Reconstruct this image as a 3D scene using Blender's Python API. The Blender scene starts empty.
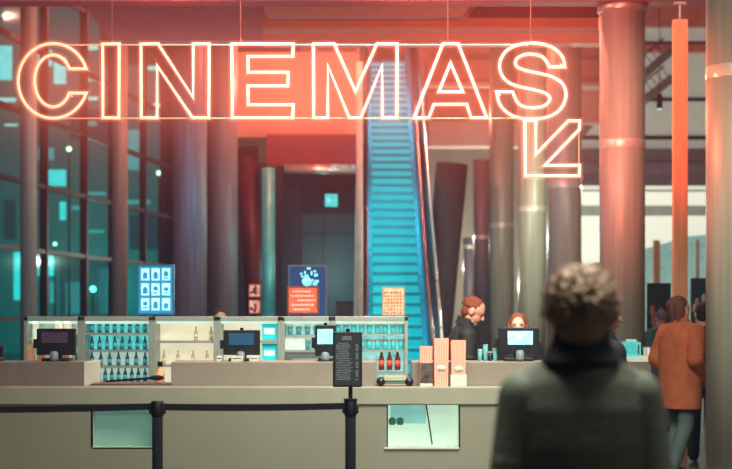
import bpy, bmesh, math, random
from mathutils import Vector, Matrix, Euler
random.seed(7)
PI = math.pi
C = bpy.context.scene.collection
F = 1450.0; CX = 366.0; HY = 312.0; CZ = 1.65
def X(px, Y): return (px - CX) * Y / F
def Z(py, Y): return CZ + (HY - py) * Y / F

# ------------------------------------------------------------------ materials
def mat(name, col, rough=0.6, metal=0.0, var=0.12, scale=6.0, bump=0.0, bscale=60.0, emit=None, es=0.0, stretch=None, coat=0.0, rvar=0.1):
    m = bpy.data.materials.new(name); m.use_nodes = True
    nt = m.node_tree; n = nt.nodes; l = nt.links
    b = n['Principled BSDF']
    tc = n.new('ShaderNodeTexCoord'); mp = n.new('ShaderNodeMapping')
    if stretch: mp.inputs['Scale'].default_value = stretch
    l.new(tc.outputs['Object'], mp.inputs['Vector'])
    nz = n.new('ShaderNodeTexNoise'); nz.inputs['Scale'].default_value = scale; nz.inputs['Detail'].default_value = 5
    l.new(mp.outputs[0], nz.inputs['Vector'])
    r = n.new('ShaderNodeValToRGB')
    r.color_ramp.elements[0].position = 0.3; r.color_ramp.elements[1].position = 0.7
    r.color_ramp.elements[0].color = (*[c * (1 - var) for c in col], 1)
    r.color_ramp.elements[1].color = (*[min(1, c * (1 + var)) for c in col], 1)
    l.new(nz.outputs['Fac'], r.inputs[0]); l.new(r.outputs[0], b.inputs['Base Color'])
    mr = n.new('ShaderNodeMapRange')
    mr.inputs['To Min'].default_value = max(0.02, rough - rvar); mr.inputs['To Max'].default_value = min(1, rough + rvar)
    l.new(nz.outputs['Fac'], mr.inputs['Value']); l.new(mr.outputs[0], b.inputs['Roughness'])
    b.inputs['Metallic'].default_value = metal
    b.inputs['Coat Weight'].default_value = coat
    if bump:
        n2 = n.new('ShaderNodeTexNoise'); n2.inputs['Scale'].default_value = bscale; n2.inputs['Detail'].default_value = 3
        l.new(mp.outputs[0], n2.inputs['Vector'])
        bp = n.new('ShaderNodeBump'); bp.inputs['Strength'].default_value = bump; bp.inputs['Distance'].default_value = 0.01
        l.new(n2.outputs['Fac'], bp.inputs['Height']); l.new(bp.outputs[0], b.inputs['Normal'])
    if emit:
        b.inputs['Emission Strength'].default_value = es
        r2 = n.new('ShaderNodeValToRGB')
        r2.color_ramp.elements[0].position = 0.3; r2.color_ramp.elements[1].position = 0.7
        r2.color_ramp.elements[0].color = (*[c * (1 - var) for c in emit], 1)
        r2.color_ramp.elements[1].color = (*[c * (1 + var) for c in emit], 1)
        l.new(nz.outputs['Fac'], r2.inputs[0]); l.new(r2.outputs[0], b.inputs['Emission Color'])
    return m
def vol_glow(name, col, st):
    m = bpy.data.materials.new(name); m.use_nodes = True
    nt = m.node_tree; nt.nodes.clear()
    o = nt.nodes.new('ShaderNodeOutputMaterial'); e = nt.nodes.new('ShaderNodeEmission'); t = nt.nodes.new('ShaderNodeBsdfTransparent')
    e.inputs['Color'].default_value = (*col, 1); e.inputs['Strength'].default_value = st
    nt.links.new(e.outputs[0], o.inputs['Volume']); nt.links.new(t.outputs[0], o.inputs['Surface'])
    return m
def glass(name, tint, gloss=0.12, gcol=(0.5, 0.7, 0.7), rough=0.08):
    m = bpy.data.materials.new(name); m.use_nodes = True
    nt = m.node_tree; nt.nodes.clear()
    o = nt.nodes.new('ShaderNodeOutputMaterial'); t = nt.nodes.new('ShaderNodeBsdfTransparent'); g = nt.nodes.new('ShaderNodeBsdfGlossy')
    mx = nt.nodes.new('ShaderNodeMixShader'); fr = nt.nodes.new('ShaderNodeTexNoise')
    tc = nt.nodes.new('ShaderNodeTexCoord'); fr.inputs['Scale'].default_value = 0.7
    mr = nt.nodes.new('ShaderNodeMapRange'); mr.inputs['To Min'].default_value = gloss * 0.6; mr.inputs['To Max'].default_value = gloss * 1.5
    nt.links.new(tc.outputs['Object'], fr.inputs['Vector']); nt.links.new(fr.outputs['Fac'], mr.inputs['Value'])
    nt.links.new(mr.outputs[0], mx.inputs[0])
    t.inputs[0].default_value = (*tint, 1); g.inputs[0].default_value = (*gcol, 1); g.inputs['Roughness'].default_value = rough
    nt.links.new(t.outputs[0], mx.inputs[1]); nt.links.new(g.outputs[0], mx.inputs[2]); nt.links.new(mx.outputs[0], o.inputs['Surface'])
    return m
def brick_glow(name, c1, c2, mortar, es, sx=4, sy=4, msize=0.03, w=0.5, h=0.25):
    """lit panel with small coloured blocks (a screen image or a packed shelf back)"""
    m = mat(name, (0.02, 0.02, 0.02), 0.3, emit=(1, 1, 1), es=es)
    nt = m.node_tree; n = nt.nodes; l = nt.links
    b = n['Principled BSDF']; tc = n.new('ShaderNodeTexCoord'); mp = n.new('ShaderNodeMapping')
    mp.inputs['Rotation'].default_value = (PI / 2, 0, 0); mp.inputs['Scale'].default_value = (sx, sy, sx)
    br = n.new('ShaderNodeTexBrick')
    br.inputs['Color1'].default_value = (*c1, 1); br.inputs['Color2'].default_value = (*c2, 1); br.inputs['Mortar'].default_value = (*mortar, 1)
    br.inputs['Mortar Size'].default_value = msize; br.inputs['Scale'].default_value = 1.0
    br.inputs['Brick Width'].default_value = w; br.inputs['Row Height'].default_value = h
    l.new(tc.outputs['Object'], mp.inputs[0]); l.new(mp.outputs[0], br.inputs[0]); l.new(br.outputs[0], b.inputs['Emission Color'])
    return m
def grad_emit(name, c1, c2, es, z0, z1):
    pass

M = {}
M['floor'] = mat('polished floor', (0.07, 0.065, 0.06), 0.25, var=0.2, scale=3, bump=0.05)
M['ceil'] = mat('painted ceiling', (0.27, 0.27, 0.34), 0.8, var=0.06, bump=0.05)
M['soffit'] = mat('pale soffit board', (0.50, 0.42, 0.36), 0.7, var=0.06)
M['bulk'] = mat('bulkhead with painted rose glow', (0.55, 0.30, 0.24), 0.8, var=0.10, scale=1.5)  # pink lens glow put into the plaster colour
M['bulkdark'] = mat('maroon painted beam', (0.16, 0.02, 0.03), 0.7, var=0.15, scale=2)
M['dark'] = mat('dark wall paint', (0.05, 0.06, 0.07), 0.7, var=0.2, scale=2)
M['backwall'] = mat('grey plaster wall', (0.38, 0.36, 0.30), 0.8, var=0.15, scale=1.2)
M['doorpanel'] = mat('grey green door panel', (0.07, 0.115, 0.125), 0.5, var=0.12, scale=2)
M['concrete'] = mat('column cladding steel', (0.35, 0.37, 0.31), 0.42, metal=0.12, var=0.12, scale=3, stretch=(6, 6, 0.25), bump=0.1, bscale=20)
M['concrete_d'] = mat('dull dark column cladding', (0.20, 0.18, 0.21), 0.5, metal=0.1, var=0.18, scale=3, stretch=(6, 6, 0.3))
M['band'] = mat('pale joint band', (0.62, 0.62, 0.56), 0.35, metal=0.3, var=0.06)
M['post'] = mat('slim grey post', (0.34, 0.38, 0.35), 0.5, metal=0.1, var=0.1, stretch=(4, 4, 0.3))
M['alu'] = mat('brushed aluminium', (0.42, 0.42, 0.40), 0.35, metal=0.6, var=0.08, stretch=(1, 1, 12))
M['silver'] = mat('bright steel trim', (0.75, 0.75, 0.68), 0.3, metal=0.6, var=0.05)
M['timber'] = mat('warm timber board', (0.74, 0.36, 0.18), 0.55, var=0.14, scale=4, stretch=(8, 8, 0.4), bump=0.1)
M['mullion'] = mat('dark window frame', (0.035, 0.045, 0.055), 0.4, metal=0.5)
M['glass'] = glass('dark teal facade glass', (0.50, 0.90, 0.88), 0.035)
M['clear'] = glass('clear case glass', (0.93, 0.98, 0.97), 0.06)
M['counter'] = mat('taupe counter laminate', (0.295, 0.285, 0.235), 0.5, var=0.05, scale=1.2, bump=0.02)
M['fascia'] = mat('pale grey worktop edge', (0.37, 0.36, 0.30), 0.4, var=0.05)
M['counter2'] = mat('raised grey brown ledge', (0.27, 0.235, 0.205), 0.5, var=0.05)
M['black'] = mat('matt black metal', (0.002, 0.004, 0.014), 0.92, var=0.2)
M['belt'] = mat('woven black belt', (0.006, 0.007, 0.014), 0.8, var=0.2, bump=0.3, bscale=300)
M['plastic'] = mat('black plastic', (0.006, 0.008, 0.016), 0.5, var=0.2)
M['white'] = mat('white plastic', (0.7, 0.7, 0.64), 0.4, var=0.05)
M['cyan'] = mat('escalator tread with painted cyan glow', (0.0, 0.32, 0.35), 0.7, metal=0.0, var=0.10, scale=30, stretch=(1, 1, 1), emit=(0.0, 0.40, 0.45), es=0.85)  # cyan light put into the tread colour and emission
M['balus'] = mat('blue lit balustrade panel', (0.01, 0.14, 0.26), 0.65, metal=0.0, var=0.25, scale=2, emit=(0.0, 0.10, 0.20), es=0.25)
M['lip_shade'] = mat('step edge with painted shade', (.0, .18, .24), .7, emit=(0, .12, .17), es=.6)  # darker lip colour paints the shade bands between steps
M['rubber'] = mat('black handrail rubber', (0.01, 0.012, 0.02), 0.35)
M['neon'] = mat('neon tube core', (0.9, 0.6, 0.5), 0.3, var=0.02, emit=(1.0, 0.50, 0.30), es=1.05)
M['halo'] = vol_glow('painted neon halo', (1.0, 0.18, 0.08), 6.5)  # emissive volume painting the bloom round each tube
M['neonbar'] = mat('dim neon support bar', (0.5, 0.2, 0.15), 0.4, var=0.05, emit=(1.0, 0.25, 0.13), es=0.75)
M['cable'] = mat('red lit cable', (0.15, 0.02, 0.02), 0.5)
M['case_frame'] = mat('grey case frame', (0.36, 0.40, 0.38), 0.4, metal=0.3, var=0.06)
M['skin'] = mat('skin', (0.50, 0.28, 0.20), 0.5, var=0.08, scale=20)
M['eye'] = mat('eye', (0.06, 0.03, 0.03), 0.2)
M['lip'] = mat('lip', (0.42, 0.15, 0.13), 0.5)

# ------------------------------------------------------------------ mesh building
def box(bm, x0, x1, y0, y1, z0, z1, bev=0.0, mx=None):
    r = bmesh.ops.create_cube(bm, size=1.0)
    v = r['verts']
    bmesh.ops.scale(bm, vec=(abs(x1 - x0), abs(y1 - y0), abs(z1 - z0)), verts=v)
    bmesh.ops.translate(bm, vec=((x0 + x1) / 2, (y0 + y1) / 2, (z0 + z1) / 2), verts=v)
    if bev:
        es = list({e for q in v for e in q.link_edges})
        g = bmesh.ops.bevel(bm, geom=es, offset=bev, segments=2, profile=0.6, affect='EDGES')
        v = list({q for f in g['faces'] for q in f.verts} | {q for q in v if q.is_valid})
    if mx is not None: bmesh.ops.transform(bm, matrix=mx, verts=v)
    return v
def frame_of(d):
    d = d.normalized(); up = Vector((0, 0, 1)) if abs(d.z) < 0.95 else Vector((0, 1, 0))
    a = d.cross(up).normalized(); b = a.cross(d).normalized()
    return a, b
def rings(bm, rr, cap=True):
    if isinstance(bm, Soup):
        base = len(bm.v); n = len(rr[0])
        for r in rr: bm.v.extend(Vector(p) for p in r)
        for i in range(len(rr) - 1):
            for k in range(n): bm.f.append((base + i * n + k, base + i * n + (k + 1) % n, base + (i + 1) * n + (k + 1) % n, base + (i + 1) * n + k))
        if cap: bm.f.append(tuple(base + n - 1 - k for k in range(n))); bm.f.append(tuple(base + (len(rr) - 1) * n + k for k in range(n)))
        return
    vs = [[bm.verts.new(p) for p in r] for r in rr]
    n = len(vs[0])
    for i in range(len(vs) - 1):
        for k in range(n):
            bm.faces.new((vs[i][k], vs[i][(k + 1) % n], vs[i + 1][(k + 1) % n], vs[i + 1][k]))
    if cap:
        bm.faces.new(list(reversed(vs[0]))); bm.faces.new(vs[-1])
def cyl(bm, p0, p1, r0, r1=None, n=16):
    p0 = Vector(p0); p1 = Vector(p1); r1 = r0 if r1 is None else r1
    a, b = frame_of(p1 - p0)
    rings(bm, [[p + (a * math.cos(t) + b * math.sin(t)) * r for t in [2 * PI * k / n for k in range(n)]] for p, r in ((p0, r0), (p1, r1))])
def lathe(bm, prof, c=(0, 0, 0), n=20):
    rings(bm, [[(c[0] + r * math.cos(2 * PI * k / n), c[1] + r * math.sin(2 * PI * k / n), c[2] + z) for k in range(n)] for r, z in prof])
def path_tube(bm, pts, r, closed=True, n=8, dy=Vector((0, 1, 0))):
    """tube along a planar polyline with mitred corners"""
    pts = [Vector(p) for p in pts]; N = len(pts); rr = []
    for i in range(N):
        pa = pts[i - 1] if (i > 0 or closed) else None
        pb = pts[(i + 1) % N] if (i < N - 1 or closed) else None
        d0 = (pts[i] - pa).normalized() if pa is not None else (pb - pts[i]).normalized()
        d1 = (pb - pts[i]).normalized() if pb is not None else d0
        t = (d0 + d1)
        t = d0 if t.length < 1e-4 else t.normalized()
        s = t.cross(dy).normalized()
        k = 1 / max(0.45, t.dot(d0))
        rr.append([pts[i] + (s * math.cos(a) * k + dy * math.sin(a)) * r for a in [2 * PI * j / n for j in range(n)]])
    vs = [[bm.verts.new(p) for p in q] for q in rr]
    for i in range(N if closed else N - 1):
        A = vs[i]; B = vs[(i + 1) % N]
        for k in range(n):
            bm.faces.new((A[k], A[(k + 1) % n], B[(k + 1) % n], B[k]))
    if not closed:
        bm.faces.new(list(reversed(vs[0]))); bm.faces.new(vs[-1])
def ell(bm, c, r, rot=None, u=20, v=12):
    m = Matrix.Translation(c) @ (rot if rot is not None else Matrix()) @ Matrix.Diagonal((r[0], r[1], r[2], 1))
    if isinstance(bm, Soup):
        base = len(bm.v)
        for i in range(1, v):
            t = PI * i / v; st, ct = math.sin(t), math.cos(t)
            for k in range(u): bm.v.append(m @ Vector((st * math.cos(2 * PI * k / u), st * math.sin(2 * PI * k / u), -ct)))
        for i in range(v - 2):
            for k in range(u): bm.f.append((base + i * u + k, base + i * u + (k + 1) % u, base + (i + 1) * u + (k + 1) % u, base + (i + 1) * u + k))
        bm.f.append(tuple(base + u - 1 - k for k in range(u))); bm.f.append(tuple(base + (v - 2) * u + k for k in range(u)))
        return
    g = bmesh.ops.create_uvsphere(bm, u_segments=u, v_segments=v, radius=1.0)['verts']
    bmesh.ops.transform(bm, matrix=m, verts=g)
class Soup:
    """quick vertex and face store for the bodies"""
    def __init__(self): self.v = []; self.f = []
def capsule(bm, p0, p1, r0, r1, n=16):
    p0 = Vector(p0); p1 = Vector(p1)
    cyl(bm, p0, p1, r0, r1, n)
    ell(bm, p0, (r0,) * 3, u=n, v=10); ell(bm, p1, (r1,) * 3, u=n, v=10)
def obj(name, bm, m, parent=None, smooth=False, label=None, loc=None):
    bmesh.ops.recalc_face_normals(bm, faces=bm.faces)
    me = bpy.data.meshes.new(name); bm.to_mesh(me); bm.free()
    for q in (m if isinstance(m, (list, tuple)) else [m]): me.materials.append(q)
    if smooth:
        for p in me.polygons: p.use_smooth = True
    o = bpy.data.objects.new(name, me); C.objects.link(o)
    if parent is not None: o.parent = parent
    if label: o['label'] = label
    if loc: o.location = loc
    return o
def B(): return bmesh.new()
def thing(name, label, cat, loc=(0, 0, 0), rz=0.0, group=None):
    o = bpy.data.objects.new(name, None); C.objects.link(o); o.empty_display_size = 0.05
    o.location = loc; o.rotation_euler = (0, 0, rz); o['label'] = label; o['category'] = cat
    if group: o['group'] = group
    return o
def tag(o, label, cat, group=None, kind=None):
    o['label'] = label; o['category'] = cat
    if group: o['group'] = group
    if kind: o['kind'] = kind
    return o
def struct(name, bm, m, label, parent=None, cat=None):
    o = obj(name, bm, m, parent)
    o['kind'] = 'structure'
    if parent is None: o['label'] = label; o['category'] = cat or name.split('_')[0]
    return o
def dup(root, loc, label=None, rz=None, group=None):
    r = root.copy(); C.objects.link(r); r.location = loc
    if rz is not None: r.rotation_euler = (0, 0, rz)
    if label: r['label'] = label
    if group: r['group'] = group
    for ch in list(root.children):
        c = ch.copy(); C.objects.link(c); c.parent = r
        for g in list(ch.children):
            d = g.copy(); C.objects.link(d); d.parent = c
    return r
def solid(bm, voxel, smooth=2):
    """fuse a pile of overlapping volumes into one continuous surface"""
    me = bpy.data.meshes.new('tmp')
    me.from_pydata([tuple(q) for q in bm.v], [], bm.f); me.update()
    b2 = bmesh.new(); b2.from_mesh(me); b2.to_mesh(me); b2.free()
    o = bpy.data.objects.new('tmp', me); C.objects.link(o)
    r = o.modifiers.new('r', 'REMESH'); r.mode = 'VOXEL'; r.voxel_size = voxel; r.use_smooth_shade = True
    if smooth:
        s = o.modifiers.new('s', 'SMOOTH'); s.factor = 0.5; s.iterations = smooth
    dg = bpy.context.evaluated_depsgraph_get(); dg.update()
    me2 = bpy.data.meshes.new_from_object(o.evaluated_get(dg))
    bpy.data.objects.remove(o); bpy.data.meshes.remove(me)
    return me2
def mobj(name, me, m, parent=None):
    me.materials.clear()
    for q in (m if isinstance(m, (list, tuple)) else [m]): me.materials.append(q)
    for p in me.polygons: p.use_smooth = True
    o = bpy.data.objects.new(name, me); C.objects.link(o)
    if parent is not None: o.parent = parent
    return o

# ------------------------------------------------------------------ room shell
b = B(); box(b, -14, 14, -3, 62, -0.2, 0); struct('floor', b, M['floor'], 'dark polished floor of the cinema foyer')
b = B(); box(b, -14, 14, -3, 19.0, 5.72, 6.0); struct('ceiling', b, M['ceil'], 'mauve grey ceiling above the counter')
b = B(); box(b, -14, 14, 61, 61.3, 0, 20); struct('wall_back', b, M['dark'], 'dark wall at the very back of the hall')
b = B(); box(b, 13.6, 14, -3, 61, 0, 20); struct('wall_right', b, M['backwall'], 'wall at the right side of the hall')
b = B(); box(b, -14, 14, -3.3, -3, 0, 5.72); struct('wall_front', b, M['dark'], 'dark wall behind the photographer')
b = B(); box(b, -14, 14, 19.0, 61.3, 20, 20.3); struct('ceiling_high', b, M['dark'], 'dark high ceiling above the escalator hall')
# front edge beams of the ceiling
YB = 19.2
b = B(); box(b, -14, 14, 18.95, 19.25, Z(5.5, YB), 6.1); box(b, -14, 14, 19.25, 19.4, Z(3.5, YB), 6.1)
struct('trim_1', b, M['bulkdark'], 'dark edge strip along the ceiling front')
# dropped soffit over the middle of the hall
YM = 24.0
def zz(py, Y=YM): return Z(py, Y)
def quad_wall(bm, pts, Y, d=.4):
    A = [bm.verts.new((X(px, Y), Y, Z(py, Y))) for px, py in pts]; D = [bm.verts.new((X(px, Y), Y + d, Z(py, Y))) for px, py in pts]; n = len(pts)
    for i in range(n): bm.faces.new((A[i], A[(i + 1) % n], D[(i + 1) % n], D[i]))
    bm.faces.new(A); bm.faces.new(D)
b = B(); quad_wall(b, [(72, -12), (262, -12), (262, 41), (110, 41)], YM); struct('wall_upper', b, M['ceil'], 'mauve grey dropped soffit at the upper left', cat='soffit')
b = B(); quad_wall(b, [(262, -12), (604, -12), (604, 43), (262, 43)], YM + .05); struct('trim_2', b, M['bulk'], 'rose glow tinted dropped soffit above the letters', cat='soffit')
b = B(); quad_wall(b, [(267, 17), (262, 6), (470, 6), (462, 17)], YM - .25, .3); quad_wall(b, [(262, 31), (604, 31), (604, 27), (262, 27)], YM - .1, .15); struct('trim_3', b, M['soffit'], 'pale beige beam and ledge on the rose soffit')
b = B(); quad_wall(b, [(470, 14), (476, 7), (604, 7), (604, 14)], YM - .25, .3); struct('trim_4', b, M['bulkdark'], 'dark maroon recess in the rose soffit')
b = B(); box(b, X(100, 47), X(640, 47), 47.0, 47.4, Z(64, 47), Z(-25, 47)); struct('wall_attic', b, M['bulk'], 'rose glow tinted wall high above the escalator top')
# left bulkhead (between the dark columns and the escalator)
YL = 35.0
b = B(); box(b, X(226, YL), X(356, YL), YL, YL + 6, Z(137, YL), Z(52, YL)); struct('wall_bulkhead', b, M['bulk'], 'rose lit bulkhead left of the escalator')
b = B(); box(b, X(268, YL), X(357, YL), YL - .5, YL + .0, Z(168, YL), Z(137, YL)); struct('trim_5', b, M['bulkdark'], 'dark maroon beam under the left bulkhead')
b = B(); cyl(b, (X(286, YL), YL - .6, Z(172, YL)), (X(356, YL), YL - .6, Z(172, YL)), .10, n=20); box(b, X(286, YL), X(356, YL), YL - .55, YL - .1, Z(169, YL), Z(167, YL))
tag(obj('ventilation_duct', b, M['silver'], smooth=True), 'horizontal silver duct under the maroon beam beside the escalator', 'duct')
# the doorway recess wall
YD = 38.0
b = B(); box(b, X(283, YD), X(360, YD), YD, YD + .3, 0, Z(214, YD)); struct('door_1', b, M['doorpanel'], 'grey green panelled door wall in the recess left of the escalator', cat='door')
b = B(); box(b, X(283, YD), X(360, YD), YD - .12, YD + .3, Z(214, YD), Z(160, YD)); struct('wall_recess', b, mat('dark red brown wall', (0.075, 0.05, 0.055), .7), 'brown upper wall of the recess behind the cyan sign')  # one even red brown for the upper wall
b = B(); box(b, X(283, YD), X(360, YD), YD - .02, YD, Z(234, YD), Z(233, YD)); box(b, X(323, YD), X(324, YD), YD - .02, YD, 0, Z(214, YD)); box(b, X(283, YD), X(302, YD), YD - .3, YD - .02, 0, Z(165, YD))
struct('trim_6', b, M['mullion'], 'dark jamb and joints of the recess door')
s = thing('exit_sign', 'small square cyan lit sign on the brown wall above the door panels', 'sign', (X(331.5, YD), YD - .16, Z(208, YD)))
b = B(); box(b, -.19, .19, -.04, .04, 0, .38, .01); obj('housing', b, M['mullion'], s)
b = B(); box(b, -.165, .165, -.05, -.035, .02, .35, .005); obj('lit_face', b, mat('cyan lit face', (.05, .5, .5), .4, emit=(.05, .62, .62), es=.9), s)
b = B(); box(b, -.10, .10, -.056, -.048, .16, .2); box(b, -.1, -.05, -.056, -.048, .1, .26); obj('pictogram', b, mat('pale mint ink', (.4, .8, .75), .5, emit=(.2, .8, .75), es=.7), s)
# low dark cabinet beyond
b = B(); box(b, X(336, 34), X(356, 34), 34, 34.5, 0, Z(302, 34), .02); box(b, X(336, 34) - .02, X(356, 34) + .02, 33.97, 34.5, Z(302, 34), Z(301, 34), .005)
tag(obj('storage_cabinet', b, M['dark']), 'low dark cabinet behind the case, left of the escalator', 'cabinet')

# side wall behind the left columns
b = B(); box(b, X(160, 46), X(300, 46), 46, 46.4, 0, Z(20, 46)); struct('wall_left', b, mat('dim brown wall', (.10, .075, .08), .7, scale=1), 'dim brown wall behind the left row of columns')
# right bulkheads
YR = 46.0
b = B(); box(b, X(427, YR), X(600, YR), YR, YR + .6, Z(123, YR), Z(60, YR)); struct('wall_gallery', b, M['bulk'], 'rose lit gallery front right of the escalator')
b = B(); box(b, X(427, YR), X(600, YR), YR - .9, YR, Z(91, YR), Z(86, YR), .03); box(b, X(427, YR), X(560, YR), YR - .6, YR, Z(149, YR), Z(123, YR), .05); struct('trim_7', b, M['soffit'], 'pale ledges across the gallery front')
b = B(); box(b, X(425, 55), X(735, 55), 55, 55.4, 0, Z(100, 55)); struct('wall_hall', b, M['backwall'], 'pale grey wall seen between the right columns')

# ------------------------------------------------------------------ columns
def column(x, Y, r, z1, label, m, zj=3.87, cap=False, group='round columns of the right row'):
    t = thing('column', label, 'column', (x, Y, 0), 0, group)
    b = B(); lathe(b, [(r * 1.0, 0), (r, z1)], n=40); obj('shaft', b, m, t, True)
    if zj:
        b = B(); lathe(b, [(r + .002, zj - .06), (r + .004, zj - .055), (r + .004, zj + .055), (r + .002, zj + .06)], n=40); obj('joint_band', b, M['band'], t, True)
    b = B(); lathe(b, [(r + .01, 0), (r + .03, .02), (r + .03, .12), (r + .01, .14)], n=40); obj('base_ring', b, M['alu'], t, True)
    if cap:
        b = B(); lathe(b, [(r + .005, z1 - .14), (r + .03, z1 - .12), (r + .03, z1 - .02), (r + .005, z1)], n=40); obj('cap_ring', b, M['alu'], t, True)
    return t
column(3.47, 13.5, .30, 5.72, 'big silver round column nearest the camera, right of the orange jacket', M['concrete'])
column(3.41, 19.3, .30, Z(3, 19.3), 'big round column behind the foreground man, red at the top', M['concrete'], cap=True)
column(3.47, 25.4, .30, 9, 'round column just behind the neon arrow', M['concrete'])
column(3.58, 31.3, .30, 9, 'round column left of the neon arrow, above the woman at the till', M['concrete'])
column(3.48, 37.2, .31, 9, 'round column second left of the neon arrow', M['concrete'])
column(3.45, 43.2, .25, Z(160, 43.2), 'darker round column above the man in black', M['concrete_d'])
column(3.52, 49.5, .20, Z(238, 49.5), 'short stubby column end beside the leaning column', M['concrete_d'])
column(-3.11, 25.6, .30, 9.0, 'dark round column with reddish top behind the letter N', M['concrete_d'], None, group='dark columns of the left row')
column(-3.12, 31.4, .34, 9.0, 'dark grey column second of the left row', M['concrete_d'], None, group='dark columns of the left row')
tl = column(X(276.5, 36), 33.0, .15, Z(168, 33), 'thin teal lit column beside the dark doorway', mat('post with painted teal light', (.10, .42, .42), .4, metal=.2, emit=(0, .16, .17), es=.35), None, group='dark columns of the left row')  # teal light on this column put into its colour and emission
def leaning(px0, py0, px1, py1, Y, w, label, m):
    p0 = Vector((X(px1, Y), Y, Z(py1, Y))); p1 = Vector((X(px0, Y), Y, Z(py0, Y)))
    d = (p1 - p0).normalized(); p0 = p0 - d * (p0.z / d.z)
    b = B(); cyl(b, p0, p1, w, w * 1.1, 28); t = obj('leaning_column', b, m, None, True)
    return tag(t, label, 'column')
leaning(452, 164, 440, 300, 36, .36, 'dark column leaning right of the escalator', mat('dark leaning cladding', (.07, .055, .06), .95, rvar=.02))
leaning(247, 147, 256, 316, 36, .24, 'dark maroon column behind the small red pictures', mat('maroon column', (.12, .03, .045), .5))
# timber board
t = thing('timber_post', 'tall flat orange timber post above the orange jacket', 'post', (X(680, 17.5), 17.5, 0))
b = B(); box(b, -.085, .085, -.05, .05, 0, Z(20, 17.5), .006); obj('board', b, M['timber'], t)
b = B(); cyl(b, (0, 0, Z(20, 17.5)), (0, 0, Z(3, 17.5)), .012); cyl(b, (-.07, 0, Z(3.5, 17.5)), (.07, 0, Z(3.5, 17.5)), .02); obj('hanger', b, M['alu'], t)
# ------------------------------------------------------------------ facade with windows on the left
def facY(px): return 29.8 * 560 / (560 - px)
def fac(px): Y = facY(px); return Vector((X(px, Y), Y, 0))
A0 = fac(-60); A1 = fac(182)
fd = (A1 - A0).normalized(); fl = (A1 - A0).length; fn = Vector((fd.y, -fd.x, 0))   # towards the hall
ang = math.atan2(fd.y, fd.x)
def frot(px, off=0):
    p = fac(px) + fn * off
    return p
cuts = [-60, -6, 44, 84, 112, 143, 170, 182]
levels = [0, 1.5, 2.99, 4.44, 5.93, 7.43, 8.9, 10.4]
for i in range(len(cuts) - 1):
    p, q = fac(cuts[i]), fac(cuts[i + 1]); L = (q - p).length
    mx = Matrix.Translation(p) @ Matrix.Rotation(ang, 4, 'Z')
    b = B(); box(b, -.05, .05, -.09, .09, 0, 10.6, 0, mx)
    for z in levels[1:]: box(b, 0, L, -.07, .07, z - .05, z + .05, 0, mx)
    w = struct('window_%d' % (i + 1), b, M['mullion'], 'tall dark framed glass wall bay on the left', cat='window')
    w['label'] = ['glass facade bay at the far left edge', 'glass facade bay behind the left half of letter C', 'glass facade bay behind the right half of letter C', 'narrow glass facade bay before the second slim post', 'glass facade bay behind letter I', 'glass facade bay between I and N', 'last narrow glass facade bay by the dark column'][i]
    b = B(); box(b, .05, L - .0, -.01, .01, 0, 10.4, 0, mx); g = obj('pane', b, M['glass'], w)
for px, Y, lab in ((28.5, 27.5, 'slim grey vertical post in front of the glass, under the letter C'), (119.5, 33.0, 'slim grey vertical post in front of the glass, under the letter I')):
    t = thing('slim_post', lab, 'post', (X(px, Y), Y, 0))
    r = 8.0 * Y / F
    b = B(); lathe(b, [(r, 0), (r, 10.2)], n=28); obj('shaft', b, M['post'], t, True)
    b = B(); lathe(b, [(r + .02, 0), (r + .03, .02), (r + .03, .1), (r, .12)], n=28); obj('base_ring', b, M['alu'], t, True)
# building across the street with lit windows
mlit = [mat('cyan lit office window', (.05, .3, .3), .5, emit=(.03, .50, .52), es=1.7), mat('dim lit office window', (.05, .2, .2), .5, emit=(.06, .26, .27), es=1.3), mat('dark office window', (.01, .05, .06), .2, emit=(.0, .045, .055), es=.8), mat('pale lit office window', (.2, .3, .3), .5, emit=(.5, .62, .58), es=1.4)]
YO = 58.0
t = thing('office_building', 'dark office building across the street behind the glass', 'building', (0, YO, 0))
b = B(); box(b, -24, X(188, YO), 0, 1, 0, 20); obj('facade', b, mat('dark teal facade', (.03, .12, .13), .6, emit=(.0, .085, .085), es=1.0), t)  # teal street glow put into the facade emission
wins = [(-2, 12, 46, 80, 0), (38, 52, 50, 66, 0), (54, 66, 58, 84, 0), (-2, 16, 98, 102, 3), (85, 98, 45, 50, 3), (104, 112, 48, 52, 2), (84, 93, 76, 81, 0), (87, 98, 97, 100, 3), (5, 18, 124, 126, 3),
        (86, 97, 121, 126, 3), (38, 54, 148, 160, 1), (40, 66, 170, 186, 0), (60, 66, 202, 220, 0), (38, 55, 255, 276, 0), (50, 54, 282, 303, 1), (14, 20, 252, 300, 0), (88, 106, 192, 195, 1),
        (128, 142, 130, 170, 1), (148, 158, 66, 70, 0), (148, 168, 104, 107, 3), (66, 80, 282, 314, 1), (100, 110, 268, 314, 1), (72, 88, 206, 210, 1), (128, 150, 200, 204, 1), (84, 104, 230, 233, 1), (4, 16, 200, 240, 2), (70, 110, 110, 140, 2), (130, 168, 215, 250, 2), (60, 108, 256, 316, 2)]
for x0, x1, y0, y1, k in wins:
    b = B(); box(b, X(x0, YO), X(x1, YO), -.05, .02, Z(y1, YO), Z(y0, YO)); obj('window', b, mlit[k], t)
def street_lamp(px, py, Y, col, st, r, label):
    t = thing('street_lamp', label, 'lamp', (X(px, Y), Y, 0))
    b = B(); cyl(b, (0, 0, 0), (0, 0, Z(py, Y) - .05), .05, .03, 10); obj('pole', b, M['mullion'], t, True)
    b = B(); ell(b, (0, 0, Z(py, Y)), (r, r, r)); o = obj('globe', b, mat('lamp globe', col, .5, var=.01, emit=col, es=st), t, True)
street_lamp(93, 289, 50, (.25, 1, .85), 6, .10, 'bright teal street lamp globe glowing outside the glass')
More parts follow.
